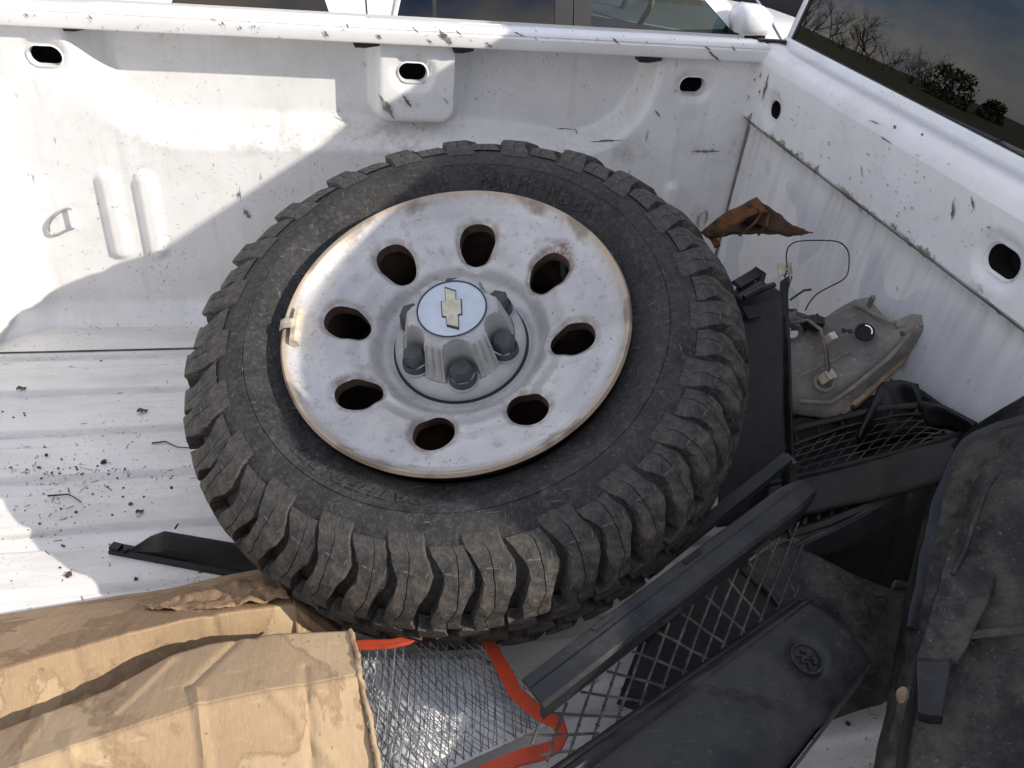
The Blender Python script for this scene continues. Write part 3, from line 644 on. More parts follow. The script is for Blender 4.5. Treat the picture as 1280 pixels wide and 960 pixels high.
# rim with eight oval vents
hpos = [(598, 304), (690, 337), (717, 421), (659, 508), (542, 540), (450, 493), (437, 401), (497, 328)]
HC = []
for px, py in hpos:
    x, y = wl(px, py, -.030); HC.append((math.hypot(x, y), math.atan2(y, x)))
rmean = sum(h[0] for h in HC)/8
print('hole radius', rmean, [round(math.degrees(h[1]), 1) for h in HC])
def rim_z(r):
    tab = [(.0, -.070), (.075, -.070), (.094, -.0690), (.106, -.064), (.130, -.0430), (.156, -.0275), (.185, -.0185), (.202, -.0205), (.212, -.0195), (.221, -.012), (.226, -.004), (.2295, -.0005), (.2325, -.001), (.2345, -.005)]
    for (a, u), (b, v) in zip(tab, tab[1:]):
        if a <= r <= b: t = (r-a)/(b-a); t = t*t*(3-2*t) if r < .2 else t; return u+(v-u)*t
    return tab[-1][1]
a0 = sum(((h[1]-k*(-math.pi/4)) - HC[0][1]+math.pi) % (2*math.pi)-math.pi for k, h in enumerate(HC))/8+HC[0][1]
vents = [(rmean*math.cos(a0-k*math.pi/4), rmean*math.sin(a0-k*math.pi/4), a0-k*math.pi/4) for k in range(8)]
def vd(x, y):
    best = 9; bi = 0
    for i, (cx, cy, a) in enumerate(vents):
        dx, dy = x-cx, y-cy; u = dx*math.cos(a)+dy*math.sin(a); v = -dx*math.sin(a)+dy*math.cos(a)
        rv = .0262*(1+.10*u/.03); d = math.hypot(u/.0305, v/rv)-1
        if d < best: best = d; bi = i
    return best, bi
NT_ = 400; rs = frange(.07, .150, .0036)[:-1]+frange(.150, .2345, .0034)
P2 = [[[r*math.cos(2*math.pi*k/NT_), r*math.sin(2*math.pi*k/NT_)] for k in range(NT_)] for r in rs]
F = []; cnt = {}
for j in range(len(rs)-1):
    for k in range(NT_):
        k2 = (k+1) % NT_; c4 = [P2[j][k], P2[j][k2], P2[j+1][k2], P2[j+1][k]]
        if vd(sum(p[0] for p in c4)/4, sum(p[1] for p in c4)/4)[0] < 0: continue
        f = (j*NT_+k, j*NT_+k2, (j+1)*NT_+k2, (j+1)*NT_+k); F.append(f)
        for v in f: cnt[v] = cnt.get(v, 0)+1
V = []; rustv = []
for j in range(len(rs)):
    for k in range(NT_):
        x, y = P2[j][k]; n_ = j*NT_+k; d, i = vd(x, y)
        if cnt.get(n_, 0) < 4 and d < .25 and 0 < j < len(rs)-1:
            cx, cy, a = vents[i]
            for _ in range(4):
                d, i = vd(x, y); x, y = cx+(x-cx)/(1+d), cy+(y-cy)/(1+d)
            d = 0
        z = rim_z(math.hypot(x, y)); z -= .007*sstep(.30, 0, d); V.append(Vector((x, y, z)))
        rr = sstep(.40, .02, d)*(.9 if i in (1,) else .6)
        if i == 1 and d < .9: rr = max(rr, .9*sstep(.030, .010, math.hypot(x-(rmean+.028)*math.cos(vents[1][2]+.06), y-(rmean+.028)*math.sin(vents[1][2]+.06))))
        rustv.append(rr)
used = sorted(cnt); mp_ = {v: k for k, v in enumerate(used)}
rim = mesh('rim', [V[v] for v in used], [tuple(mp_[q_] for q_ in f) for f in F], M['rim'], wheel, 60, local=True)
at = rim.data.attributes.new('rust', 'FLOAT', 'POINT'); at.data.foreach_set('value', [rustv[v] for v in used])
for cx, cy, a in vents:
    rows = []
    for dz, sc in ((-.0068, 1.0), (-.010, .985), (-.022, .975)):
        row = []
        for k in range(40):
            t = 2*math.pi*k/40; u = .0305*math.cos(t)*sc; v = .0262*(1+.10*u/.03)*math.sin(t)*sc
            x, y = cx+u*math.cos(a)-v*math.sin(a), cy+u*math.sin(a)+v*math.cos(a); row.append(Vector((x, y, rim_z(math.hypot(x, y))+dz)))
        rows.append(row)
    MB().grid(rows, True).build('vent_edge', M['rust_d'], rim, 60, local=True)
MB().grid([[Vector((a*math.cos(t), a*math.sin(t), b)) for t in [2*math.pi*k/96 for k in range(96)]] for a, b in ((.2345, -.005), (.233, -.010), (.226, -.014), (.221, -.04), (.213, -.05), (.200, -.07), (.195, -.15), (.212, -.19), (.224, -.24), (.233, -.245))], True).build('barrel', M['rust_d'], rim, 60, local=True)
MB().grid([[Vector((a*math.cos(t), a*math.sin(t), b)) for t in [2*math.pi*k/60 for k in range(60)]] for a, b in ((.207, -.172), (.10, -.165), (.075, -.11), (.073, -.07))], True).build('barrel_blocker', M['rust_d'], rim, 60, local=True)  # dish added to close the open barrel so the vents stay dark
x, y = wl(704, 312, -.02); t = math.atan2(y, x); p = Vector((.192*math.cos(t), .192*math.sin(t), -.03)); MB().tube([p+Vector((0, 0, -.05)), p, p+Vector((0, 0, .006))], [.006, .0055, .0045], 10).build('valve_stem', M['nut'], rim, 50, local=True)
# balance weight clipped to the lip
wa = math.atan2(*wl(361, 405, 0)[::-1])
mb = MB(); mb.grid([[Vector(((.2165+dr)*math.cos(wa+da), (.2165+dr)*math.sin(wa+da), dz)) for dr, dz in ((-.006, -.012), (-.006, -.003), (-.002, .001), (.004, .001), (.0065, -.004), (.0065, -.012))] for da in frange(-.135, .135, .03)])
n = 6; m_ = len(mb.V)//n; mb.F += [tuple(range(n)), tuple((m_-1)*n+k for k in range(n))]; mb.build('balance_weight', M['beige'], rim, 40, local=True)
mb = MB(); mb.grid([[Vector(((.2165+dr)*math.cos(wa+da), (.2165+dr)*math.sin(wa+da), dz)) for dr, dz in ((.0, .0015), (.006, .003), (.014, .003), (.0205, -.001), (.021, -.008))] for da in (-.035, .035)]); o = mb.build('weight_clip', M['beige'], rim, 60, local=True); md = o.modifiers.new('t', 'SOLIDIFY'); md.thickness = .0015
# hub cap with six lug nuts
cap_top = PP(567, 391, WC+WN*.058, WN); capc = cap_top-WC; cxo, cyo = 0, 0
la = math.atan2(*wl(577, 466, -.030)[::-1]); CZ = -.058
NP = 240; RL = .0645; PR = .0196
def cap_r(t, R0):
    best = R0
    for k in range(6):
        c_ = la+k*math.pi/3; d = (t-c_+math.pi) % (2*math.pi)-math.pi
        b = RL*math.cos(d); disc = PR*PR-(RL*math.sin(d))**2
        if disc > 0 and b > 0: best = min(best, b-math.sqrt(disc))
    return best
rows = []
for a, b in ((.0835, -.012), (.0850, -.006), (.0838, .001), (.079, .0055), (.0715, .0085)):
    rows.append([Vector((a*math.cos(2*math.pi*k/NP), a*math.sin(2*math.pi*k/NP), b)) for k in range(NP)])
cap = thing  # placeholder name reused below
body = [(.0705, .009), (.0695, .013), (.0660, .025), (.0625, .038), (.0590, .050), (.0560, .0565), (.0515, .0600), (.0470, .0612)]
brow = []
for a, b in body:
    row = []
    for k in range(NP):
        t = 2*math.pi*k/NP; d = (t-la-math.pi/6+math.pi/6) % (math.pi/3)-math.pi/6; rr = a
        if .012 < b < .052: rr -= .0030*max(0, math.cos(d*42))*sstep(.20, .15, abs(d))
        rr = cap_r(t, rr); row.append(Vector((rr*math.cos(t), rr*math.sin(t), b)))
    brow.append(row)
capo = MB().grid(rows).build('hub_cap', M['cap'], wheel, 40, local=True)
mb = MB().grid(rows, True); mb.grid(brow, True); top = brow[-1]; b0 = len(mb.V); mb.V.append(Vector((0, 0, .062))); i0 = b0-NP
mb.F += [(i0+k, i0+(k+1) % NP, b0) for k in range(NP)]
bpy.data.objects.remove(capo); capo = mb.build('hub_cap', M['cap'], wheel, 40, local=True); capo.location = (0, 0, CZ); capo.scale = (1.08, 1.08, 1.18)
MB().grid([[Vector((a*math.cos(2*math.pi*k/80), a*math.sin(2*math.pi*k/80), b)) for k in range(80)] for a, b in ((.082, -.0085), (.0882, -.0088), (.0889, -.016))], True).build('cap_shadow_gap', M['black'], capo, 60, local=True)
for k in range(6):
    c_ = la+k*math.pi/3; cc = Vector((RL*math.cos(c_), RL*math.sin(c_), 0))
    ring = [[cc+Vector((math.cos(t)*r, math.sin(t)*r, z)) for t in [2*math.pi*i/28 for i in range(28)]] for r, z in ((.0198, .009), (.0190, .0108), (.0176, .0105), (.0172, .004))]
    MB().grid(ring, True).build('nut_collar', M['cap'], capo, 60, local=True)
    rr = [[cc+Vector((math.cos(t+.3*k)*r, math.sin(t+.3*k)*r, z)) for t in [2*math.pi*i/24 for i in range(24)]] for r, z in ((.0172, .004), (.0172, .014), (.0165, .0155), (.0165, .0185), (.0156, .0195))]
    mb = MB().grid(rr, True)
    hexr = [[cc+Vector((math.cos(t+.3*k)*r, math.sin(t+.3*k)*r, z)) for t in [2*math.pi*i/6 for i in range(6)]] for r, z in ((.0158, .0195), (.0148, .0300), (.0120, .0335))]
    mb.grid(hexr, True); mb.F.append(tuple(len(mb.V)-6+i for i in range(6))); mb.build('lug_nut', M['nut'], capo, 30, local=True)
def disc(r, z, n=64): return [Vector((r*math.cos(2*math.pi*k/n), r*math.sin(2*math.pi*k/n), z)) for k in range(n)]
ET = .0618
MB().prism(disc(.0432, ET), (0, 0, .0010)).build('badge_disc', M['badge'], capo, 30, local=True)
MB().grid([disc(.0432, ET+.0011), disc(.0432, ET+.0017), disc(.0413, ET+.0017), disc(.0413, ET+.0011)], True).build('badge_ring', M['ring'], capo, 0, local=True)
bow = [(582, 212), (652, 235), (652, 290), (687, 288), (692, 385), (668, 390), (672, 478), (595, 458), (590, 402), (565, 400), (558, 303), (588, 300)]
bp = [Vector((*wl(440+a*260/1280, 320+b*195/960, .0148), 0)) for a, b in bow]
bc = sum(bp, Vector())/len(bp); bp = [(p-bc)/1.08 for p in bp]
def offs(poly, k): return [p*(1+k) for p in poly]
MB().prism([p+Vector((0, 0, ET+.001)) for p in offs(bp, .0)], (0, 0, .0008)).build('emblem_outline', M['ring'], capo, 0, local=True)
MB().prism([p+Vector((0, 0, ET+.001)) for p in offs(bp, -.10)], (0, 0, .0016)).build('emblem', M['gold'], capo, 0, local=True)

# ================================================================ cardboard box, lower left
box = thing('cardboard_box', 'torn flattened brown cardboard box with stained flaps beside tyre', 'box', PZ(200, 900, 0))
def Z(pts): return [PZ(a, b, c_) for a, b, c_ in pts]
top_back = [(-60, 938, .135), (0, 914, .135), (140, 862, .14), (215, 820, .145), (262, 806, .15), (345, 793, .155), (437, 789, .155)]
fold = [(-70, 990, .185), (20, 958, .185), (95, 932, .188), (250, 881, .188), (330, 864, .188), (400, 852, .185), (447, 843, .180)]
front_b = [(-60, 1120, .10), (30, 1100, .10), (250, 1080, .10), (400, 1060, .10), (485, 1050, .10)]
front_b2 = [(-60, 1350, .005), (30, 1330, .005), (250, 1290, .005), (400, 1260, .005), (520, 1230, .005)]
sheet('top_flap', [Z(top_back), Z(fold)], M['card'], box, 110, 30, .0016, .0011, 8, 3)
sheet('front_panel', [Z(fold), Z(front_b), Z(front_b2)], M['card'], box, 110, 30, .0016, .0011, 8, 3)
ridge = [(-60, 850, .150), (0, 838, .150), (90, 812, .150), (170, 790, .148), (230, 775, .14), (300, 764, .125), (367, 757, .11)]
strip_b = [(-60, 795, .06), (0, 783, .06), (75, 770, .062), (150, 757, .064), (205, 748, .068), (290, 727, .075), (358, 717, .08)]
strip_f = [(-60, 780, .012), (0, 770, .012), (75, 758, .012), (150, 745, .013), (205, 738, .015), (290, 718, .02), (352, 708, .02)]
valley = [(-60, 942, .095), (0, 919, .095), (140, 868, .09), (215, 830, .08), (262, 818, .07), (345, 806, .06), (425, 800, .05)]
sheet('back_panel', [Z(ridge), Z(valley)], M['card'], box, 110, 30, .0016, .0011, 8, 3)
sheet('back_flap', [Z(strip_f), Z(strip_b), Z(ridge)], M['card_w'], box, 110, 20, .0016, .0016, 8, 3)
sheet('end_flap', [Z([(358, 717, .08), (367, 757, .11), (372, 800, .07)]), Z([(395, 745, .055), (400, 775, .07), (402, 805, .055)]), Z([(426, 782, .03), (428, 795, .04), (428, 812, .03)])], M['card_w'], box, 20, 14, .0035, .003, 9, 3)
sheet('torn_liner', [[p+Vector((0, -.004, .006)) for p in Z([(180, 757, .09), (225, 750, .09), (265, 735, .09), (310, 727, .09), (355, 722, .09)])], [p+Vector((0, -.004, .008)) for p in Z([(190, 762, .10), (225, 765, .11), (265, 764, .115), (310, 757, .115), (362, 750, .112)])]], M['card_w'], box, 60, 8, .002, .009, 45, 8)
# torn right end: corrugated edge of the near panel
te = Z([(437, 789, .155), (446, 812, .17), (450, 843, .180), (462, 900, .16), (474, 960, .14), (487, 1050, .10)]); te = resample(te, 60)
mb = MB().tube([p+Vector((.002*fbm(p, 60), .002*fbm(p, 70, 2), .002*fbm(p, 50, 3))) for p in te], [.0022+.0014*R.random() for _ in te], 6); mb.build('torn_edge', M['card'], box, 60)

# ================================================================ black trim strip under the tyre
strip = thing('black_trim_strip', 'short curved black plastic trim strip sticking out from under tyre on floor', 'trim strip', PZ(250, 700, 0))
sheet('strip_wall', [Z([(140, 686, .003), (160, 690, .004), (200, 698, .004), (300, 716, .004), (400, 735, .004)]), Z([(152, 690, .006), (175, 690, .010), (200, 690, .018), (300, 702, .018), (400, 716, .018)]), Z([(155, 692, .007), (188, 670, .030), (205, 664, .042), (300, 681, .042), (400, 699, .042)])], M['plastic_k'], strip, 40, 6, .003)
MB().sweep([(-.009, 0), (.009, 0), (.009, .004), (.003, .007), (-.009, .006)], PZ(140, 687, .0015), PZ(400, 736, .0015), (0, 0, 1)).build('strip_flange', M['plastic_k'], strip, 30)
MB().sweep([(-.006, 0), (.006, 0), (.006, .006), (-.006, .006)], PZ(140, 684, .006), PZ(151, 687, .006), (0, 0, 1)).build('strip_clip', M['plastic_k'], strip, 30)

# ================================================================ red-edged net
net = thing('mesh_netting', 'crumpled grey diamond netting edged with bright red strip', 'netting', PZ(560, 880, 0))
def net_pt(u, v, lay):
    tl, tr, br_, bl = ((430, 806), (612, 800), (700, 905), (470, 985)) if lay == 0 else ((440, 818), (606, 818), (690, 900), (470, 1000))
    x = (tl[0]*(1-u)+tr[0]*u)*(1-v)+(bl[0]*(1-u)+br_[0]*u)*v; y = (tl[1]*(1-u)+tr[1]*u)*(1-v)+(bl[1]*(1-u)+br_[1]*u)*v
    z = .105+.022*math.sin(math.pi*u)*math.sin(math.pi*v)+.010*fbm((u*3, v*3, lay*5), 1) - (.008*lay)
    return PZ(x, y, z)
def net_layer(name, lay, nu, nv, r, mat, skew):
    mb = MB(); inside = lambda u, v: 0 <= u <= 1 and 0 <= v <= 1
    for sgn in (1, -1):
        for k in range(-nv, nu+nv+1):
            pts = []
            for i in range(0, 2*nv+1):
                v = i/(2*nv); u = (k+sgn*(i/2)*skew+.16*fbm((k*.7, i*.3, sgn+lay), 1))/nu
                if inside(u, v): pts.append(net_pt(u, v, lay))
            if len(pts) > 2: mb.tube(pts, r, 4, False)
    return mb.build(name, mat, net, 60)
net_layer('net_layer', 0, 17, 10, .0006, M['netw'], .62); net_layer('net_layer', 1, 21, 12, .00055, M['net'], .55)
M['underlay'] = plain('grey_white_underlay', (.70, .70, .69), .9, 0, .12, 25)
sheet('white_underlay', [[net_pt(u/12, v/8, 1)-Vector((0, 0, .006)) for u in range(13)] for v in range(9)], M['underlay'], net, 30, 4, .001)  # added white sheet under the net, standing in for the bed floor
def band(name, pts, wd, th, mat, parent):
    pts = resample(pts, 28); rows = []
    for i, p in enumerate(pts):
        t = (pts[min(27, i+1)]-pts[max(0, i-1)]).normalized(); s_ = t.cross(Vector((0, 0, 1))).normalized(); rows.append([p+s_*(a*wd*(1+.25*fbm(p, 30)))+Vector((0, 0, b*th)) for a, b in ((-.5, 0), (-.46, .8), (-.2, 1), (.1, .85), (.4, 1), (.5, .4), (.5, 0))])
    mb = MB().grid(rows, True); mb.F += [tuple(range(7)), tuple(len(mb.V)-7+k for k in range(7))]; return mb.build(name, mat, parent, 50)
band('red_edge', Z([(395, 818, .10), (440, 808, .11), (490, 806, .11), (526, 797, .10), (548, 780, .09)]), .012, .005, M['red'], net)
band('red_edge', Z([(590, 780, .085), (612, 806, .11), (626, 832, .12), (645, 868, .13), (672, 892, .13), (700, 905, .13), (703, 925, .125), (690, 938, .12), (650, 948, .12), (590, 972, .11), (520, 1010, .11)]), .016, .006, M['red'], net)

# ================================================================ broken front grille: rail, wire mesh, badge panel
grille = thing('broken_grille', 'broken black car grille with diamond wire mesh and round badge panel', 'grille', PZ(850, 840, 0))
A, B = PZ(668, 872, .190), PZ(1010, 612, .265)
ax = (B-A).normalized()
prof = [(-.026, -.004), (-.027, .003), (-.022, .006), (-.012, .0065), (-.010, .009), (.012, .010), (.018, .007), (.022, -.004), (.026, -.016), (.026, -.022), (.018, -.018), (.012, .002), (-.020, .0)]
upv = (Vector((-.15, -.45, 1))).normalized()
mb = MB(); st = frange(0, 1, .04); side = ax.cross(upv).normalized(); uu = side.cross(ax); rows = []
for t in st:
    P = A.lerp(B, t)+uu*.006*math.sin(math.pi*t); k = 1-.30*sstep(.93, 1, t); rows.append([P+side*(a*k*.80)+uu*b for a, b in prof])
mb.grid(rows, True); n = len(prof); mb.F += [tuple(range(n))[::-1], tuple(len(mb.V)-n+i for i in range(n))]
bar = mb.build('upper_rail', M['plastic_b'], grille, 35)
for t, s_ in ((.24, -.018), (.55, -.017), (.40, .020), (.74, .021)):
    P = A.lerp(B, t)+uu*(.006*math.sin(math.pi*t)+(.0068 if s_ < 0 else .0035))+side*s_; q0 = ax*.014
    MB().prism([P-q0-side*.0022, P+q0-side*.0022, P+q0+side*.0022, P-q0+side*.0022], uu*.0012).build('slot', M['hole'], bar, 0)
C0, C1 = PZ(700, 948, .165), PZ(1000, 741, .175)   # upper edge of the badge panel
D0, D1 = PZ(950, 1010, .145), PZ(1092, 826, .15)
# wire mesh between the two
G00 = A.lerp(B, -.06)+side*.022-uu*.020; G01 = A.lerp(B, .97)+side*.022-uu*.020; G10 = C0.lerp(C1, -.02)-Vector((0, 0, .006)); G11 = C0.lerp(C1, 1.0)-Vector((0, 0, .006))
def gp(u, v): return (G00.lerp(G01, u)).lerp(G10.lerp(G11, u), v)+Vector((0, 0, -.005*math.sin(math.pi*v)))
k_u = (G01-G00).length; CELL = .038; nu = k_u/CELL
mb = MB(); lines = []
for sgn in (1, -1):
    for k in range(-9, int(nu)+9):
        pts = []
        for i in range(0, 41):
            v = i/40; wv = (G00.lerp(G01, .5)-G10.lerp(G11, .5)).length; u = (k+sgn*v*wv/CELL*1.15+(.5 if sgn < 0 else 0)+.012*math.sin(v*9+k))/nu
            if 0 <= u <= 1: pts.append(gp(u, v))
        if len(pts) > 3: mb.tube(pts, .0016, 5, False)
for k in range(-9, int(nu)+9):
    for j in range(-2, 14):
        v = (j*.5)*CELL/(1.15*wv); u = (k+.25+(j*.5)+.25)/nu-.0
        if 0.02 < v < .98 and .01 < u < .99: mb.blob(gp(u, v)+Vector((0, 0, .0004)), .0026, k*7+j, 5)
mb.build('wire_mesh', M['wire'], grille, 60)
n3 = (C1-C0).cross(D0-C0).normalized()
if n3.z < 0: n3 = -n3
pc = lambda u, v: (C0.lerp(C1, u)).lerp(D0.lerp(D1, u), v)
bcx = PP(1000, 833, pc(.8, .5), n3)
rows = []
eu = (C1-C0).normalized(); ev = n3.cross(eu)
for i in range(61):
    row = []
    for j in range(41):
        u = -.15+1.15*i/60; v = j/40; p = pc(u, v); lift = .022*math.sin(math.pi*v)**.5-.010*sstep(.14, .05, v)
        lift += -.010*sstep(.40+.12*v, .37+.12*v, u)*sstep(.1, .2, v); lift += .0035*sstep(.02, .05, v)*sstep(.17, .14, v); 
        d = (p-bcx); d = math.hypot(d.dot(eu), d.dot(ev)); lift += -.005*sstep(.027, .019, d)
        tail = sstep(.95, 1.0, u); row.append(p+n3*(lift-.012*tail**2))
    rows.append(row)
o = MB().grid(rows).build('badge_panel', M['plastic_b'], grille, 40); md = o.modifiers.new('t', 'SOLIDIFY'); md.thickness = .003; md.offset = -1
MB().grid([[pc(u/10, 1)+n3*a+ev*0-Vector((0, 0, b)) for u in range(-2, 11)] for a, b in ((.000, .0), (-.004, .016), (-.004, .045))]).build('panel_skirt', M['plastic_k'], o, 60)
MB().tube([pc(u/20, .06)+n3*.004 for u in range(-3, 20)], .0035, 6).build('panel_bead', M['plastic'], o, 60)
er = lambda r, h, n_=36: [bcx+(eu*math.cos(2*math.pi*k/n_)+ev*math.sin(2*math.pi*k/n_))*r+n3*h for k in range(n_)]
lift0 = .0168
MB().grid([er(.0200, lift0-.002), er(.0188, lift0+.003), er(.0165, lift0+.003), er(.0155, lift0-.001)], True).build('badge_ring', M['plastic_b'], o, 60)
mb = MB()
for pts in ([(-.008, .009), (-.003, .004), (-.009, .0), (-.002, -.004), (-.006, -.010)], [(.001, .010), (.006, .004), (.0, .0), (.007, -.004), (.003, -.010)], [(-.009, .001), (.0, .002), (.010, .0)]):
    mb.tube([bcx+eu*a+ev*b+n3*(lift0+.001) for a, b in pts], .0020, 6)
mb.build('badge_relief', M['plastic_b'], o, 60)
P = bcx+eu*.055-ev*.010
mb = MB().box(pc(.935, .22)+n3*.0155, (.002, .026, .0018), Matrix((eu, ev, n3)).transposed()); mb.build('panel_slot', M['hole'], o, 0)

# thin trim lying against the tyre
trim = thing('thin_trim_strip', 'thin black plastic trim strip wedged between tyre and grille rail', 'trim strip', PZ(900, 640, .1))
MB().sweep([(-.011, -.006), (-.009, .004), (.006, .005), (.010, -.004), (.008, -.016), (.004, -.016), (.004, -.004)], PZ(806, 716, .135), PZ(985, 572, .245), (-.1, -.4, 1)).build('strip', M['plastic_b'], trim, 30)
MB().sweep([(-.006, -.012), (-.006, .012), (.006, .012), (.006, -.012)], PZ(986, 574, .240), PZ(988, 634, .16), (0, -1, .3)).build('strip_end', M['plastic_b'], trim, 30)

# ================================================================ flat dark panel under the badge panel
slab = thing('flat_dark_panel', 'flat dusty brown black plastic sheet lying under the badge panel', 'panel', PZ(1040, 760, 0))
sheet('sheet_face', [Z([(925, 712, .10), (955, 690, .115), (984, 678, .122)]), Z([(985, 770, .09), (1040, 735, .11), (1060, 716, .118)]), Z([(1020, 830, .07), (1090, 775, .085), (1112, 736, .115)]), Z([(1035, 900, .02), (1110, 875, .025), (1150, 740, .09)])], M['plastic_d'], slab, 14, 6, .004, .003, 14, 5)
sheet('sheet_wing', [Z([(770, 880, .05), (800, 800, .07), (860, 740, .085), (930, 700, .10)]), Z([(830, 900, .04), (880, 850, .055), (950, 790, .075), (1000, 745, .095)])], M['plastic_e'], slab, 16, 6, .003, .002, 12, 3)
sheet('sheet_lip', [Z([(1112, 736, .115), (1118, 724, .125), (1145, 730, .11)]), Z([(1115, 745, .09), (1125, 735, .10), (1150, 742, .09)])], M['plastic_d'], slab, 10, 3, .003)

# ================================================================ dark upright panel beside the tyre
up = thing('upright_black_panel', 'tall black plastic panel with slot standing beside the tyre', 'panel', PZ(950, 620, 0))
topl = Z([(912, 372, .35), (922, 357, .355), (950, 352, .36), (978, 366, .36)])
sheet('panel_face', [topl, Z([(912, 400, .33), (940, 395, .335), (972, 395, .335), (979, 395, .335)]), Z([(905, 500, .23), (935, 500, .235), (968, 500, .238), (980, 500, .24)]), Z([(895, 660, .09), (935, 655, .09), (970, 650, .09), (986, 648, .09)])], M['plastic'], up, 24, 8, .003, .0015, 12, 6)
sheet('panel_flange', [Z([(979, 366, .36), (980, 500, .24), (986, 648, .09)]), Z([(985, 350, .372), (988, 500, .252), (993, 645, .105)])], M['plastic'], up, 24, 3, .003)
MB().sweep([(-.011, -.002), (.011, -.002), (.011, .002), (-.011, .002)], PZ(931, 392, .345), PZ(947, 389, .345), (0, -.5, 1)).build('panel_slot', M['hole'], up, 0)
clip = thing('black_clip', 'small black folded plastic clip on top of the upright panel', 'clip', PZ(940, 355, .33))
sheet('clip_body', [Z([(914, 352, .36), (925, 360, .36)]), Z([(938, 338, .375), (950, 346, .37)]), Z([(945, 333, .38), (957, 341, .372)]), Z([(940, 348, .36), (955, 356, .358)])], M['plastic_k'], clip, 8, 5, .004)
sheet('clip_tab', [Z([(920, 372, .352), (950, 352, .37)]), Z([(924, 378, .35), (962, 362, .365)])], M['plastic'], clip, 8, 3, .004)

sheet('clip_upright', [Z([(975, 352, .368), (986, 346, .372)]), Z([(974, 372, .352), (985, 372, .355)]), Z([(974, 398, .33), (982, 402, .33)])], M['plastic_k'], clip, 6, 4, .004)
MB().tube(Z([(930, 372, .36), (948, 362, .368), (968, 356, .372)]), .0045, 6).build('clip_rod', M['plastic'], clip, 50)
# ================================================================ rusty bracket
br = thing('rusty_bracket', 'bent rusty brown metal bracket resting on the tyre edge', 'bracket', PZ(940, 290, .36))
sheet('bracket_face', [Z([(876, 290, .365), (900, 270, .40), (922, 258, .415), (945, 247, .425)]), Z([(884, 298, .358), (908, 287, .382), (935, 272, .40), (962, 266, .405)])], M['rust'], br, 20, 5, .004, .003, 30, 2)
sheet('bracket_web', [Z([(945, 247, .425), (960, 258, .415), (980, 275, .40), (1016, 291, .385)]), Z([(930, 266, .397), (945, 275, .388), (965, 284, .385), (1004, 291, .382)]), Z([(920, 272, .372), (940, 282, .366), (965, 288, .372), (1000, 293, .378)]), Z([(888, 299, .355), (920, 294, .36), (955, 292, .368), (990, 294, .376)])], M['rust_d'], br, 20, 5, .005, .005, 40, 4)
for k in range(3): MB().tube(Z([(950+k*6, 254+k*5, .42-k*.006), (930+k*14, 274+k*4, .392), (900+k*24, 296-k*1, .362)]), [.002, .003, .002], 5).build('bracket_rib', M['rust'], br, 50)
MB().tube(Z([(886, 292, .36), (893, 300, .352), (897, 308, .345)]), .006, 7).build('bracket_tab', M['rust'], br, 50)

# ================================================================ headlight housing
hl = thing('headlight_housing', 'dusty grey back of a car headlight housing leaning on bulkhead', 'headlight', PZ(1060, 480, .1))
hr = [Z([(962, 440, .270), (986, 432, .285), (1020, 405, .315), (1045, 388, .33), (1066, 378, .338), (1086, 374, .342)]),
      Z([(964, 462, .258), (992, 452, .272), (1030, 430, .30), (1066, 412, .318), (1095, 398, .332), (1118, 402, .345)]),
      Z([(964, 485, .236), (986, 478, .245), (1030, 462, .272), (1075, 440, .30), (1108, 424, .325), (1140, 402, .358)]),
      Z([(964, 500, .218), (985, 497, .226), (1030, 490, .25), (1070, 470, .275), (1110, 445, .305), (1150, 408, .356)]),
      Z([(966, 508, .206), (992, 508, .215), (1040, 508, .230), (1072, 488, .255), (1115, 455, .290), (1156, 412, .350)]),
      Z([(970, 514, .198), (1000, 514, .205), (1050, 524, .214), (1080, 498, .240), (1120, 460, .275), (1158, 420, .335)])]
sheet('housing', hr, M['housing'], hl, 40, 6, .004, .004, 14, 3, True)
for pth, rr in (([(1000, 502, .236), (1040, 503, .248), (1075, 478, .278), (1112, 447, .312), (1140, 416, .352)], .0035), ([(1068, 382, .346), (1090, 392, .342), (1116, 404, .352)], .003), ([(1000, 470, .268), (1040, 452, .296), (1062, 440, .306)], .002)): MB().tube(resample(Z(pth), 20), rr, 6).build('housing_rib', M['housing'], hl, 60)
band('lens_edge', [p+Vector((0, 0, .004)) for p in Z([(1050, 524, .216), (1080, 498, .244), (1112, 468, .274), (1145, 431, .315)])], .011, .007, M['housing_edge'], hl)
sheet('lens_side', [Z([(1000, 514, .205), (1050, 526, .208), (1085, 502, .225), (1125, 462, .262), (1160, 424, .325)]), Z([(1000, 525, .175), (1055, 540, .165), (1095, 515, .185), (1135, 475, .225), (1163, 440, .29)])], M['plastic_k'], hl, 24, 5, .004)
sheet('mount_tab', [Z([(1118, 402, .348), (1140, 395, .362), (1158, 396, .366)]), Z([(1122, 412, .34), (1142, 408, .352), (1160, 412, .352)])], M['housing'], hl, 10, 4, .008)
def facing_ring(cn, r, tube_r, name, mat, parent, nrm):
    nrm = Vector(nrm).normalized(); a = nrm.cross(Vector((1, 0, 0))).normalized(); b = nrm.cross(a)
    MB().tube([cn+(a*math.cos(t)+b*math.sin(t))*r for t in frange(0, 2*math.pi+.2, .3)], tube_r, 6).build(name, mat, parent, 60)
    return a, b, nrm
hn = Vector((-.35, -.55, .75)).normalized()
pc2 = PZ(1081, 415, .330); facing_ring(pc2, .0125, .0026, 'socket_ring', M['black'], hl, hn); MB().prism([pc2-hn*.002+(hn.cross(Vector((1, 0, 0))).normalized()*math.cos(t)+hn.cross(hn.cross(Vector((1, 0, 0))).normalized())*math.sin(t))*.0122 for t in frange(0, 6.0, .35)], hn*.003).build('socket_hole', M['hole'], hl, 0)
a_, b_, _ = hn.cross(Vector((1, 0, 0))).normalized(), None, None; b_ = hn.cross(a_)
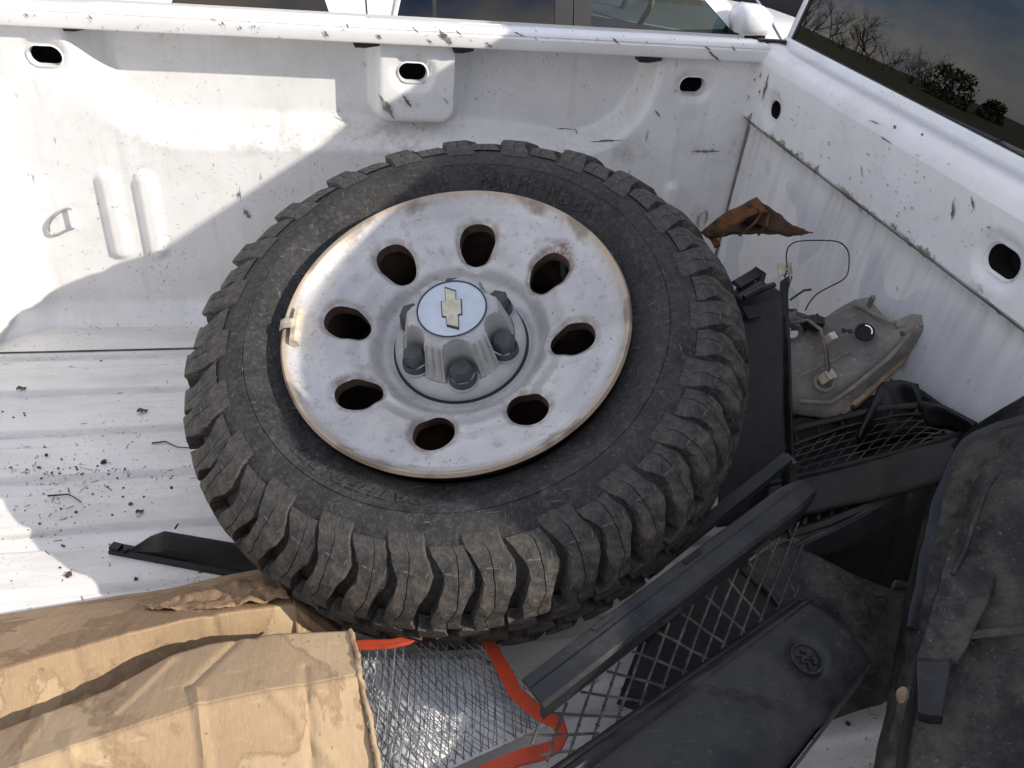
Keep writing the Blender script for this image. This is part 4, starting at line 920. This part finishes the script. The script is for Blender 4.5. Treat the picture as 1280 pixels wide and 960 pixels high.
MB().tube([pc2+hn*.002+(a_*math.cos(t)+b_*math.sin(t))*.0098 for t in frange(-2.2, -.2, .2)], .0018, 6).build('socket_glint', M['chrome'], hl, 60)
pc3 = PZ(1030, 478, .268); facing_ring(pc3, .0135, .0035, 'bulb_socket', M['housing'], hl, hn)
for px, py, z, s_ in ((1034, 471, .276, .018), (1038, 422, .318, .014)):
    MB().box(PZ(px, py, z), (s_, s_*.8, s_), Matrix.Rotation(.4, 3, 'Z') @ Matrix.Rotation(.5, 3, 'X')).build('plug', M['beige'], hl, 20)
MB().tube(Z([(986, 405, .315), (1010, 400, .335), (1026, 412, .335), (1031, 435, .318), (1034, 465, .285)]), .0028, 7).build('wire_loom', M['loom'], hl, 60)
MB().tube(Z([(1026, 412, .33), (1034, 440, .312), (1037, 466, .283)]), .0016, 5).build('wire_loom', M['twig'], hl, 60)
MB().blob(PZ(1018, 402, .325), .019, 4, 10).build('bulb_cover', M['black'], hl, 60)
for r_, dz, mt in ((.026, 0, 'housing'), (.020, .006, 'plastic_d'), (.014, .010, 'housing')):
    pcx = PZ(990, 416, .290+dz); facing_ring(pcx, r_, .005, 'bulb_cap', M[mt], hl, hn)
MB().blob(PZ(992, 400, .305), .024, 9, 9).build('bulb_back', M['housing'], hl, 60)
for px, py, z in ((1066, 509, .232), (1112, 480, .268), (1055, 413, .32), (1062, 414, .32), (1128, 417, .345)): MB().blob(PZ(px, py, z+.012), .005, int(px), 7).build('screw_boss', M['plastic_d'], hl, 60)
MB().sweep([(-.004, -.003), (.004, -.003), (.002, .003), (-.002, .003)], PZ(1086, 384, .338), PZ(1092, 371, .365), (1, 0, 0)).build('housing_prong', M['housing'], hl, 30)
low2 = Z([(975, 500, .20), (1000, 524, .182), (1055, 540, .168), (1095, 515, .188), (1135, 478, .228), (1163, 440, .292)])
sheet('dark_void_fill', [[p+Vector((.004, .006, -.006)) for p in low2], [p+Vector((.004, .006, -.10)) for p in low2]], M['plastic_k'], hl, 24, 4, .004)  # black sheet added to paint the void under the housing dark
# loose wire with a paper tag
wr = thing('loose_wire', 'thin black wire looping up in front of bulkhead with pale tag', 'wire', PZ(1020, 385, .33))
wp = [(984, 335, .40), (983, 318, .41), (988, 306, .42), (1003, 301, .425), (1040, 301, .425), (1054, 306, .42), (1061, 318, .41), (1060, 340, .392), (1053, 350, .384), (1038, 358, .378), (1022, 367, .37), (1012, 378, .355), (1006, 390, .34)]
cp = Z(wp); sm = []
for i in range(len(cp)-1):
    a, b, c_, d = cp[max(0, i-1)], cp[i], cp[i+1], cp[min(len(cp)-1, i+2)]
    for k in range(5): t = k/5; sm.append(.5*((2*b)+(c_-a)*t+(2*a-5*b+4*c_-d)*t*t+(3*b-a-3*c_+d)*t**3))
MB().tube(sm, .0011, 6).build('wire', M['black'], wr, 60)
MB().tube(Z([(984, 338, .398), (981, 345, .39), (985, 362, .372), (988, 352, .382), (990, 345, .39)]), .0011, 6).build('wire', M['black'], wr, 60)
sheet('paper_tag', [Z([(971, 330, .402), (988, 328, .402)]), Z([(973, 346, .388), (990, 343, .388)])], M['beige'], wr, 4, 3, .002)
MB().tube(Z([(988, 375, .35), (1005, 363, .36), (1014, 362, .362)]), .002, 5).build('wire_stub', M['twig'], wr, 60)

# ================================================================ lower bumper grille with mesh and perforated rim
lg = thing('lower_bumper_grille', 'black bumper grille insert with fine mesh and rounded openings', 'grille', PZ(1090, 570, .05))
gt = Z([(960, 572, .165), (1000, 556, .185), (1050, 538, .215), (1110, 522, .25), (1150, 520, .275), (1205, 540, .29)])     # inner rim top
go = Z([(955, 548, .175), (1000, 535, .20), (1050, 524, .225), (1105, 511, .258), (1155, 508, .285), (1222, 536, .295)])    # outer rim
gb = Z([(960, 608, .15), (1000, 598, .165), (1060, 584, .195), (1110, 572, .225), (1150, 560, .255), (1200, 545, .288)])    # lower bar
MBS = MB()
# rim between gt and go with openings: webs
def lerp_rows(a, b, n, m_): 
    ra, rb = resample(a, n), resample(b, n); return ra, rb
ra, rb = lerp_rows(go, gt, 61, 0)
sheet('rim_outer', [[p+Vector((0, .004, .004)) for p in ra], [p.lerp(q_, .22) for p, q_ in zip(ra, rb)]], M['plastic_e'], lg, 61, 2, .006)
sheet('rim_inner', [[p.lerp(q_, .80) for p, q_ in zip(ra, rb)], rb], M['plastic_e'], lg, 61, 2, .006)
for k in range(2, 60, 7): MB().tube([ra[k].lerp(rb[k+1], .1), ra[k].lerp(rb[k+1], .95)], .0042, 6).build('rim_web', M['plastic_e'], lg, 60)
mb = MB(); rt, rbm = resample(gt, 120), resample(gb, 120)
for k in range(-20, 120, 9):
    pts = [rt[min(119, max(0, int(k+28-24*t)))].lerp(rbm[min(119, max(0, int(k+28-24*t)))], t) for t in frange(0, 1, .1) if 0 <= k+28-24*t < 119]
    if len(pts) > 2: mb.tube(pts, .0011, 4, False)
for t in frange(.12, .88, .19): mb.tube([rt[k].lerp(rbm[k], t) for k in range(0, 112, 6)], .0011, 4, False)
mb.build('wire_mesh', M['plastic_d'], lg, 60)
sheet('lower_bar', [gb, [p+Vector((-.012, -.018, -.012)) for p in gb], [p+Vector((-.02, -.045, -.035)) for p in gb]], M['plastic_e'], lg, 40, 4, .005, .002, 20, 3)
band('bar_bead', [p+Vector((0, 0, .002)) for p in gb], .008, .006, M['plastic_e'], lg)
bt = Z([(985, 668, .125), (1040, 650, .15), (1090, 630, .175), (1130, 606, .205), (1172, 562, .255)])
sheet('inner_lip', [[p+Vector((0, .012, -.012)) for p in bt], bt, [p+Vector((-.003, -.006, -.004)) for p in bt]], M['plastic_e'], lg, 40, 3, .004, .002, 25, 8)
MB().tube(Z([(985, 690, .115), (1012, 672, .13), (1040, 660, .142), (1075, 645, .16)]), .0045, 6).build('lip_rod', M['plastic_e'], lg, 60)
for k in range(6): MB().tube([bt[0].lerp(bt[2], k/6)+Vector((-.012, .008, -.01)), bt[0].lerp(bt[2], k/6)+Vector((.006, .03, -.008))], .004, 6).build('lip_web', M['plastic_e'], lg, 60)
away = lambda p, d: p+(p-CAM).normalized()*d
sheet('backing', [[Vector((min(.826, away(p, .06).x), away(p, .06).y, away(p, .06).z+.035)) for p in go], [Vector((min(.826, away(p, .05).x), away(p, .05).y, away(p, .05).z)) for p in gt], [away(p, .045) for p in gb], [p+Vector((-.02, -.03, -.085)) for p in gb]], M['plastic_k'], lg, 30, 4, .003)
# black plastic behind it (clip block and fender corner)
blk = thing('black_bumper_bracket', 'black moulded plastic bracket behind bumper grille against bulkhead', 'bracket', PZ(1130, 510, .2))
sheet('bracket_face', [Z([(1070, 545, .23), (1090, 500, .265), (1100, 478, .285), (1125, 474, .30), (1148, 480, .31)]), Z([(1072, 565, .19), (1095, 560, .20), (1118, 553, .215), (1142, 548, .235), (1168, 548, .25)])], M['plastic_k'], blk, 20, 6, .006)
sheet('bracket_arm', [Z([(1148, 500, .30), (1180, 506, .315), (1222, 528, .325)]), Z([(1160, 530, .275), (1190, 535, .285), (1222, 545, .30)])], M['plastic_k'], blk, 14, 4, .006)

# ================================================================ bumper cover (dark, behind the pile) and right liner
bc_ = thing('black_bumper_cover', 'curved black car bumper cover standing between grille and fender liner', 'bumper', PZ(1100, 700, 0))
e1 = Z([(975, 692, .115), (990, 684, .122), (1040, 662, .145), (1100, 630, .18), (1140, 600, .215), (1180, 566, .262), (1215, 538, .31), (1250, 515, .355), (1290, 492, .395)])
e2 = [p+Vector((-.012, -.022, -.045)) for p in e1]; e3 = [Vector((p.x-.01, p.y-.035, max(.012, p.z-.14))) for p in e1]; e4 = [Vector((p.x+.005, p.y-.045, .008)) for p in e1]
sheet('cover_face', [e1, e2, e3, e4], M['plastic_k'], bc_, 50, 6, .004, .002, 8, 3, True)
MB().tube(resample(e1, 60), .003, 6).build('cover_rim', M['plastic_d'], bc_, 60)
ln = thing('fender_liner', 'large dirt caked black fender liner with bolted bracket', 'fender liner', PZ(1220, 900, 0))
l1 = Z([(1106, 985, .12), (1112, 940, .14), (1128, 870, .175), (1140, 790, .205), (1156, 700, .245), (1172, 630, .28), (1190, 585, .31), (1212, 553, .335), (1245, 537, .36), (1300, 522, .395)])
l2 = Z([(1150, 990, .15), (1158, 940, .17), (1172, 870, .205), (1186, 790, .235), (1200, 710, .27), (1212, 650, .30), (1226, 605, .335), (1248, 575, .36), (1275, 556, .385), (1320, 540, .41)])
l3 = Z([(1230, 1000, .175), (1238, 950, .19), (1250, 880, .225), (1262, 800, .255), (1272, 730, .29), (1284, 670, .325), (1296, 620, .355), (1312, 590, .38), (1332, 570, .40), (1360, 555, .42)])
l4 = Z([(1400, 1010, .19), (1410, 950, .21), (1420, 880, .24), (1430, 800, .28), (1440, 730, .31), (1440, 670, .345), (1440, 620, .375), (1440, 590, .40), (1440, 575, .415), (1440, 560, .43)])
low_ = [Vector((p.x+.012, p.y+.012, p.z-.05)) for p in l1]
def clampx(rows): return [[Vector((min(p.x, .822), p.y, p.z)) for p in r_] for r_ in rows]
sheet('liner_shell', clampx([low_, l1, l2, l3, l4]), M['plastic_d'], ln, 60, 12, .004, .0025, 22, 6)
rim1 = clampx([l1])[0]
band('liner_rim', [p+Vector((-.002, -.002, .004)) for p in rim1[3:]], .018, .006, M['plastic_b'], ln)
gv = Z([(1190, 720, .275), (1205, 690, .29), (1218, 650, .315), (1232, 612, .345), (1250, 590, .36)]); MB().tube([p+Vector((0, 0, .002)) for p in gv], [.003, .0035, .0035, .003, .002], 7).build('liner_rib', M['plastic_d'], ln, 60)
gv2 = Z([(1170, 800, .245), (1230, 795, .258), (1300, 788, .275)]); MB().tube([p+Vector((0, 0, .004)) for p in gv2], .005, 6).build('liner_rib', M['plastic_d'], ln, 60)
V3 = lambda pts, d: [p-(p-CAM).normalized()*d for p in Z(pts)]
sheet('liner_bracket', [V3([(1184, 689, .275), (1212, 690, .28), (1252, 690, .287)], .010), V3([(1168, 750, .252), (1198, 752, .257), (1236, 752, .264)], .013), V3([(1154, 800, .232), (1180, 805, .238), (1210, 808, .247)], .013), V3([(1144, 826, .222), (1165, 828, .226), (1194, 826, .232)], .013)], M['plastic_d'], ln, 16, 6, .006, .002, 16, 4)
sheet('bracket_plate', [V3([(1144, 826, .222), (1165, 827, .226), (1189, 825, .232)], .022), V3([(1147, 886, .198), (1160, 890, .20), (1178, 891, .205)], .022), V3([(1149, 894, .192), (1161, 898, .194), (1176, 898, .199)], .014)], M['plastic_b'], ln, 10, 5, .006)
sheet('liner_gap', [V3([(1118, 985, .14), (1122, 930, .155), (1136, 870, .185), (1156, 790, .215), (1172, 730, .24), (1186, 694, .262)], .011), V3([(1130, 985, .14), (1134, 930, .155), (1146, 870, .185), (1163, 790, .215), (1178, 730, .24), (1188, 694, .262)], .011)], M['hole'], ln, 24, 2, .002)
bp_ = PZ(1130, 868, .205); MB().prism([bp_+Vector((0, math.cos(t)*.007, math.sin(t)*.010)) for t in frange(0, 5.6, .7)], Vector((-.006, -.002, .002))).build('bolt', M['housing_edge'], ln, 20)

# ================================================================ loose dirt, twigs and leaves on the bed floor
q = random.Random(21); mb = MB()
def inbed(px, py): return PZ(px, py, .001)
for k in range(380):
    px, py = q.choice([(q.uniform(0, 330), q.uniform(410, 750)), (q.gauss(110, 60), q.gauss(600, 26)), (q.gauss(60, 40), q.gauss(640, 40)), (q.uniform(0, 245), 583-.06*0+q.gauss(5, 3)), (q.uniform(930, 1110), q.uniform(880, 960))])
    if px < 0 or py < 405: continue
    p = inbed(px, py); s_ = q.choice([.0006, .0008, .001, .0013, .002]); z = floor_z(p.y)
    if q.random() < .72: mb.blob((p.x, p.y, z+s_*.4), s_, k, 5)
    else:
        a = q.uniform(0, 3.14); l = q.uniform(.003, .013); d = Vector((math.cos(a), math.sin(a), 0))*l; mb.tube([Vector((p.x, p.y, z+.0008)), Vector((p.x, p.y, z+.0012))+d], .0005, 4)
for px, py, s_ in ((130, 578, .005), (163, 630, .004), (86, 719, .005), (170, 724, .0035), (95, 640, .003), (250, 714, .004), (58, 569, .003), (214, 608, .003), (1060, 905, .004), (1000, 930, .003)):
    p = inbed(px, py); mb.blob((p.x, p.y, floor_z(p.y)+s_*.4), s_, int(px), 7)
mb.build('floor_dirt', M['clod'], None, 60, kind='stuff', label='scattered crumbs of dirt and plant bits on bed floor', category='dirt')
def twig(pts, label):
    o = MB().tube([inbed(a, b)+Vector((0, 0, .002)) for a, b in pts], [.0016, .0012]+[.0009]*(len(pts)-2), 5).build('twig', M['twig'], None, 60); o['label'] = label; o['category'] = 'twig'; o['group'] = 'twigs on the bed floor'
twig([(60, 621), (85, 619), (92, 622), (102, 629)], 'bent dark twig lying on the white bed floor')
twig([(190, 555), (207, 553), (222, 560), (238, 561)], 'thin curved twig reaching under the tyre sidewall')
twig([(219, 662), (223, 656)], 'tiny twig stub beside the black trim strip')
def leaf(px, py, s_, a, label):
    p = inbed(px, py); d = Vector((math.cos(a), math.sin(a), 0)); e = Vector((-d.y, d.x, 0)); z = floor_z(p.y)+.001
    rows = [[Vector((p.x, p.y, z))+d*(t-.5)*s_+e*w_*s_*.35*math.sin(math.pi*min(.97, t+.03))+Vector((0, 0, .004*abs(w_)+.002*math.sin(t*7))) for w_ in (-1, -.5, 0, .5, 1)] for t in frange(0, 1, .125)]
    o = MB().grid(rows).build('dry_leaf', M['leaf'], None, 60); o['label'] = label; o['category'] = 'leaf'; o['group'] = 'dry leaves on the bed floor'
leaf(178, 515, .018, .1, 'small brown curled leaf scrap by tyre tread'); leaf(27, 487, .016, .2, 'pale tan leaf scrap far from the tyre'); leaf(175, 641, .012, .4, 'brown leaf crumb above the black trim strip')

# ================================================================ cars beyond the far side
def car(name, label, x0, y0, paint, parts=True):
    t = thing(name, label, 'car', (x0, y0+.92, GZ), 'cars parked beyond the truck')
    X = lambda x: x0+x; Wd = 1.82; BZ = .08; RZ = .60
    st = [(-1.12, -.02, .16), (-1.05, .08, .08), (-.8, .10, .02), (0, .10, 0), (1.2, .10, 0), (2.1, .09, 0), (2.35, .07, .0), (3.0, .0, .02), (3.45, -.10, .08), (3.6, -.3, .16)]
    rows = []
    for x, zt, ins in st:
        rows.append([Vector((X(x), y0+ins+y*(1-2*ins/Wd), z)) for y, z in ((.06, -.68), (.0, -.56), (-.01, -.25), (.005, zt-.12), (.03, zt-.02), (.10, zt), (Wd/2, zt+.03), (Wd-.10, zt), (Wd-.03, zt-.02), (Wd-.005, zt-.12), (Wd+.01, -.25), (Wd, -.56), (Wd-.06, -.68))])
    fine = []
    for a, b in zip(rows, rows[1:]):
        for k in range(6): fine.append([p.lerp(q_, k/6) for p, q_ in zip(a, b)])
    fine.append(rows[-1]); mb = MB().grid(fine)
    mb.F = [f for f in mb.F if not any(math.hypot(sum(mb.V[i].x for i in f)/4-X(ax_), sum(mb.V[i].z for i in f)/4+.57) < .35 for ax_ in (-.35, 2.75))]
    mb.F += [tuple(range(13)), tuple(len(mb.V)-13+k for k in range(13))]; mb.build('body', paint, t, 40)
    def gy(z): return .03+.26*max(0, (z-BZ))/.52
    def pt(x, z, s_, out=0): return Vector((X(x), (y0+gy(z)-out) if s_ < 0 else (y0+Wd-gy(z)+out), z))
    TZ = RZ-.07
    MB().grid([[Vector((X(x), y0+gy(z)+(Wd-2*gy(z))*k/8, z+.03*math.sin(math.pi*k/8))) for k in range(9)] for x, z in ((-.62, TZ-.04), (-.5, TZ+.01), (0, RZ-.01), (.7, RZ), (1.2, RZ-.01), (1.52, TZ))]).build('roof', paint, t, 60)
    for s_ in (-1, 1):
        for nm, x0_, x1_, x2, x3, mt in (('quarter_window', -.72, .0, -.16, -.50, 'privacy'), ('vent_window', .275, .454, .454, .40, 'privacy'), ('rear_door_window', .472, 1.044, 1.044, .472, 'privacy'), ('front_door_window', 1.225, 2.05, 1.50, 1.225, 'glass')):
            MB().grid([resample([pt(x0_, BZ, s_), pt(x1_, BZ, s_)], 5), resample([pt(x3, TZ, s_), pt(x2, TZ, s_)], 5)]).build(nm, M[mt], t, 0)
        for nm, q4, mt in (('pillar', ((.0, BZ), (.275, BZ), (.40, TZ), (-.16, TZ)), paint), ('divider', ((.454, BZ), (.472, BZ), (.472, TZ), (.454, TZ)), M['black']), ('door_pillar', ((1.044, BZ), (1.132, BZ), (1.132, TZ), (1.044, TZ)), M['black']), ('door_pillar', ((1.138, BZ), (1.225, BZ), (1.225, TZ), (1.138, TZ)), M['black']), ('front_pillar', ((2.05, BZ), (2.20, BZ), (1.56, TZ+.02), (1.50, TZ)), paint), ('rear_pillar', ((-.98, BZ), (-.72, BZ), (-.50, TZ), (-.62, TZ)), paint), ('roof_frame', ((-.62, TZ-.005), (1.56, TZ-.005), (1.50, TZ+.035), (-.55, TZ+.035)), paint)):
            MB().prism([pt(x, z, s_, .006) for x, z in q4], Vector((0, -s_*.02, 0))).build(nm, mt, t, 0)
        MB().tube([pt(x, z, s_, .008) for x, z in ((.10, TZ), (.14, .35), (.155, BZ), (.16, -.2), (.16, -.5))], .003, 5).build('door_seam', M['black'], t, 60)
        MB().tube([pt(x, z, s_, .012) for x, z in ((.275, BZ), (.27, .12), (.29, .20), (.35, .38))], .007, 6).build('window_trim', M['chrome'], t, 60)
        m0 = pt(2.02, .215, s_, .13); mb = MB(); SX = ((-.11, .0), (-.10, .05), (-.05, .075), (.05, .07), (.10, .04), (.11, -.02), (.09, -.06), (-.08, -.065))
        for q_, k2 in ((0, .80), (.02, .97), (.09, 1.0), (.14, .9), (.17, .6)): mb.V += [m0+Vector((a*k2*.9, s_*(-.10+q_), b*k2)) for a, b in SX]
        mb.F += [(i*8+k, i*8+(k+1) % 8, (i+1)*8+(k+1) % 8, (i+1)*8+k) for i in range(4) for k in range(8)]+[tuple(range(8)), tuple(32+k for k in range(8))]; mb.build('mirror', paint, t, 60)
        MB().box(m0+Vector((.0, -s_*.06, -.068)), (.15, .17, .026)).build('mirror_base', M['black'], t, 20)
        MB().tube([pt(x, z, s_, .012) for x, z in ((2.26, .06), (2.24, .12), (2.16, .22), (2.02, .36))], .007, 6).build('windshield_trim', M['chrome'], t, 60)
        for hx in (.32, 1.32): MB().box(Vector((X(hx), y0-.02 if s_ < 0 else y0+Wd+.02, -.05)), (.18, .03, .025)).build('door_handle', paint, t, 20)
    MB().grid([resample([Vector((X(2.22), y0+.10, .09)), Vector((X(2.34), y0+Wd/2, .10)), Vector((X(2.22), y0+Wd-.10, .09))], 9), resample([Vector((X(1.55), y0+gy(TZ)+.02, TZ)), Vector((X(1.60), y0+Wd/2, TZ+.03)), Vector((X(1.55), y0+Wd-gy(TZ)-.02, TZ))], 9)]).build('windshield', M['glass'], t, 60)
    MB().grid([resample([Vector((X(-.97), y0+.10, .10)), Vector((X(-.97), y0+Wd-.10, .10))], 5), resample([Vector((X(-.60), y0+.27, TZ-.03)), Vector((X(-.60), y0+Wd-.27, TZ-.03))], 5)]).build('rear_glass', M['privacy'], t, 60)
    if parts:
        MB().box((X(1.95), y0+Wd/2, .03), (.42, Wd-.3, .14)).build('dashboard', M['dark_int'], t, 20)
        MB().prism([Vector((X(1.72), y0+.9, .10)), Vector((X(2.15), y0+.9, .12)), Vector((X(2.10), y0+1.6, .16)), Vector((X(1.75), y0+1.6, .20))], (0, 0, .02)).build('dash_top', M['tan'], t, 20)
        wc = Vector((X(1.60), y0+.50, .17)); MB().tube([wc+Vector((.07*math.sin(a), .18*math.cos(a), .17*math.sin(a))) for a in frange(0, 6.4, .25)], .014, 7).build('steering_wheel', M['tan'], t, 60)
        for yy in (.46, Wd-.46):
            MB().box((X(1.02), y0+yy, .02), (.16, .48, .62), Matrix.Rotation(-.22, 3, 'Y')).build('seat', M['dark_int'], t, 20)
            MB().box((X(.94), y0+yy, .40), (.10, .26, .16), Matrix.Rotation(-.22, 3, 'Y')).build('headrest', M['dark_int'], t, 20)
    for ax_ in (-.35, 2.75):
        for yy in (.10, Wd-.10): road_wheel(t, (X(ax_), y0+yy, GZ+.33), .33, .22)
    return t
car('parked_car', 'white parked car with dark windows just beyond the truck bed rail', .0, 4.0, M['suv'])
car('parked_car', 'black parked car behind the white car', 2.6, 7.4, M['suv_d'], False)

# ================================================================ bare trees across the field (seen in the rear window)
def bare_tree(x, y, h, seed, label):
    q = random.Random(seed); t = thing('bare_tree', label, 'tree', (x, y, GZ), 'bare trees across the field')
    tr = MB(); cr_ = MB()
    def grow(p, d, l, r, lev):
        pts = [p]; cur = p; dd = d.copy()
        for k in range(3):
            dd = (dd+Vector((q.gauss(0, .12), q.gauss(0, .12), q.gauss(.03, .06)))).normalized(); cur = cur+dd*l/3; pts.append(cur)
        (tr if lev < 2 else cr_).tube(pts, [r, r*.88, r*.76, r*.62], 5 if lev < 2 else 3, False)
        if lev >= 5: return
        for k in range(3 if lev < 4 else 4):
            a = q.uniform(0, 6.28); up_ = q.uniform(.35, .8); nd = (dd*up_+Vector((math.cos(a), math.sin(a), q.uniform(-.05, .5)))*(1-up_)*1.4).normalized()
            grow(pts[q.choice([1, 2, 3, 3])], nd, l*q.uniform(.6, .82), r*.56, lev+1)
    grow(Vector((x, y, GZ-.1)), Vector((0, 0, 1)), h*.36, h*.022, 0)
    tr.build('trunk', M['bark'], t, 60); cr_.build('crown', M['bark'], t, 60)
q = random.Random(5)
for k in range(22):
    az = 51.5+k*.72+q.uniform(-.3, .3); dist = q.uniform(78, 98); h = (4.2 if az < 55 else 5.6)*q.uniform(.85, 1.15)
    bare_tree(-dist*math.cos(rad(az)), dist*math.sin(rad(az)), h, k+3, 'leafless tree with fine branches standing across the field')
def bush_tree(x, y, h, wd, seed, label):
    q = random.Random(seed); t = thing('evergreen_tree', label, 'tree', (x, y, GZ)); MB().tube([(x, y, GZ), (x, y, GZ+h*.7)], [.12, .05], 7).build('trunk', M['bark'], t, 60); mb = MB()
    for k in range(900):
        a = q.uniform(0, 6.28); u = q.random()**.5; zz = q.uniform(.25, 1); rr = wd*(1-.7*abs(zz-.5))*u; p = Vector((x+math.cos(a)*rr, y+math.sin(a)*rr, GZ+h*zz+fbm((a, zz, u), 3)*.3)); s_ = q.uniform(.12, .34)
        d = Vector((q.gauss(0, 1), q.gauss(0, 1), q.gauss(0, 1))).normalized()*s_; e = d.cross(Vector((q.random(), q.random(), q.random()))).normalized()*s_*.5; b = len(mb.V); mb.V += [p-d, p+e, p+d, p-e]; mb.F.append((b, b+1, b+2, b+3))
    mb.build('crown', M['needles'], t, 0)
bush_tree(-84*math.cos(rad(50.3)), 84*math.sin(rad(50.3)), 3.6, 2.6, 2, 'dense dark evergreen tree at the field edge'); bush_tree(-88*math.cos(rad(47.5)), 88*math.sin(rad(47.5)), 2.6, 1.4, 5, 'small low evergreen at the field edge')
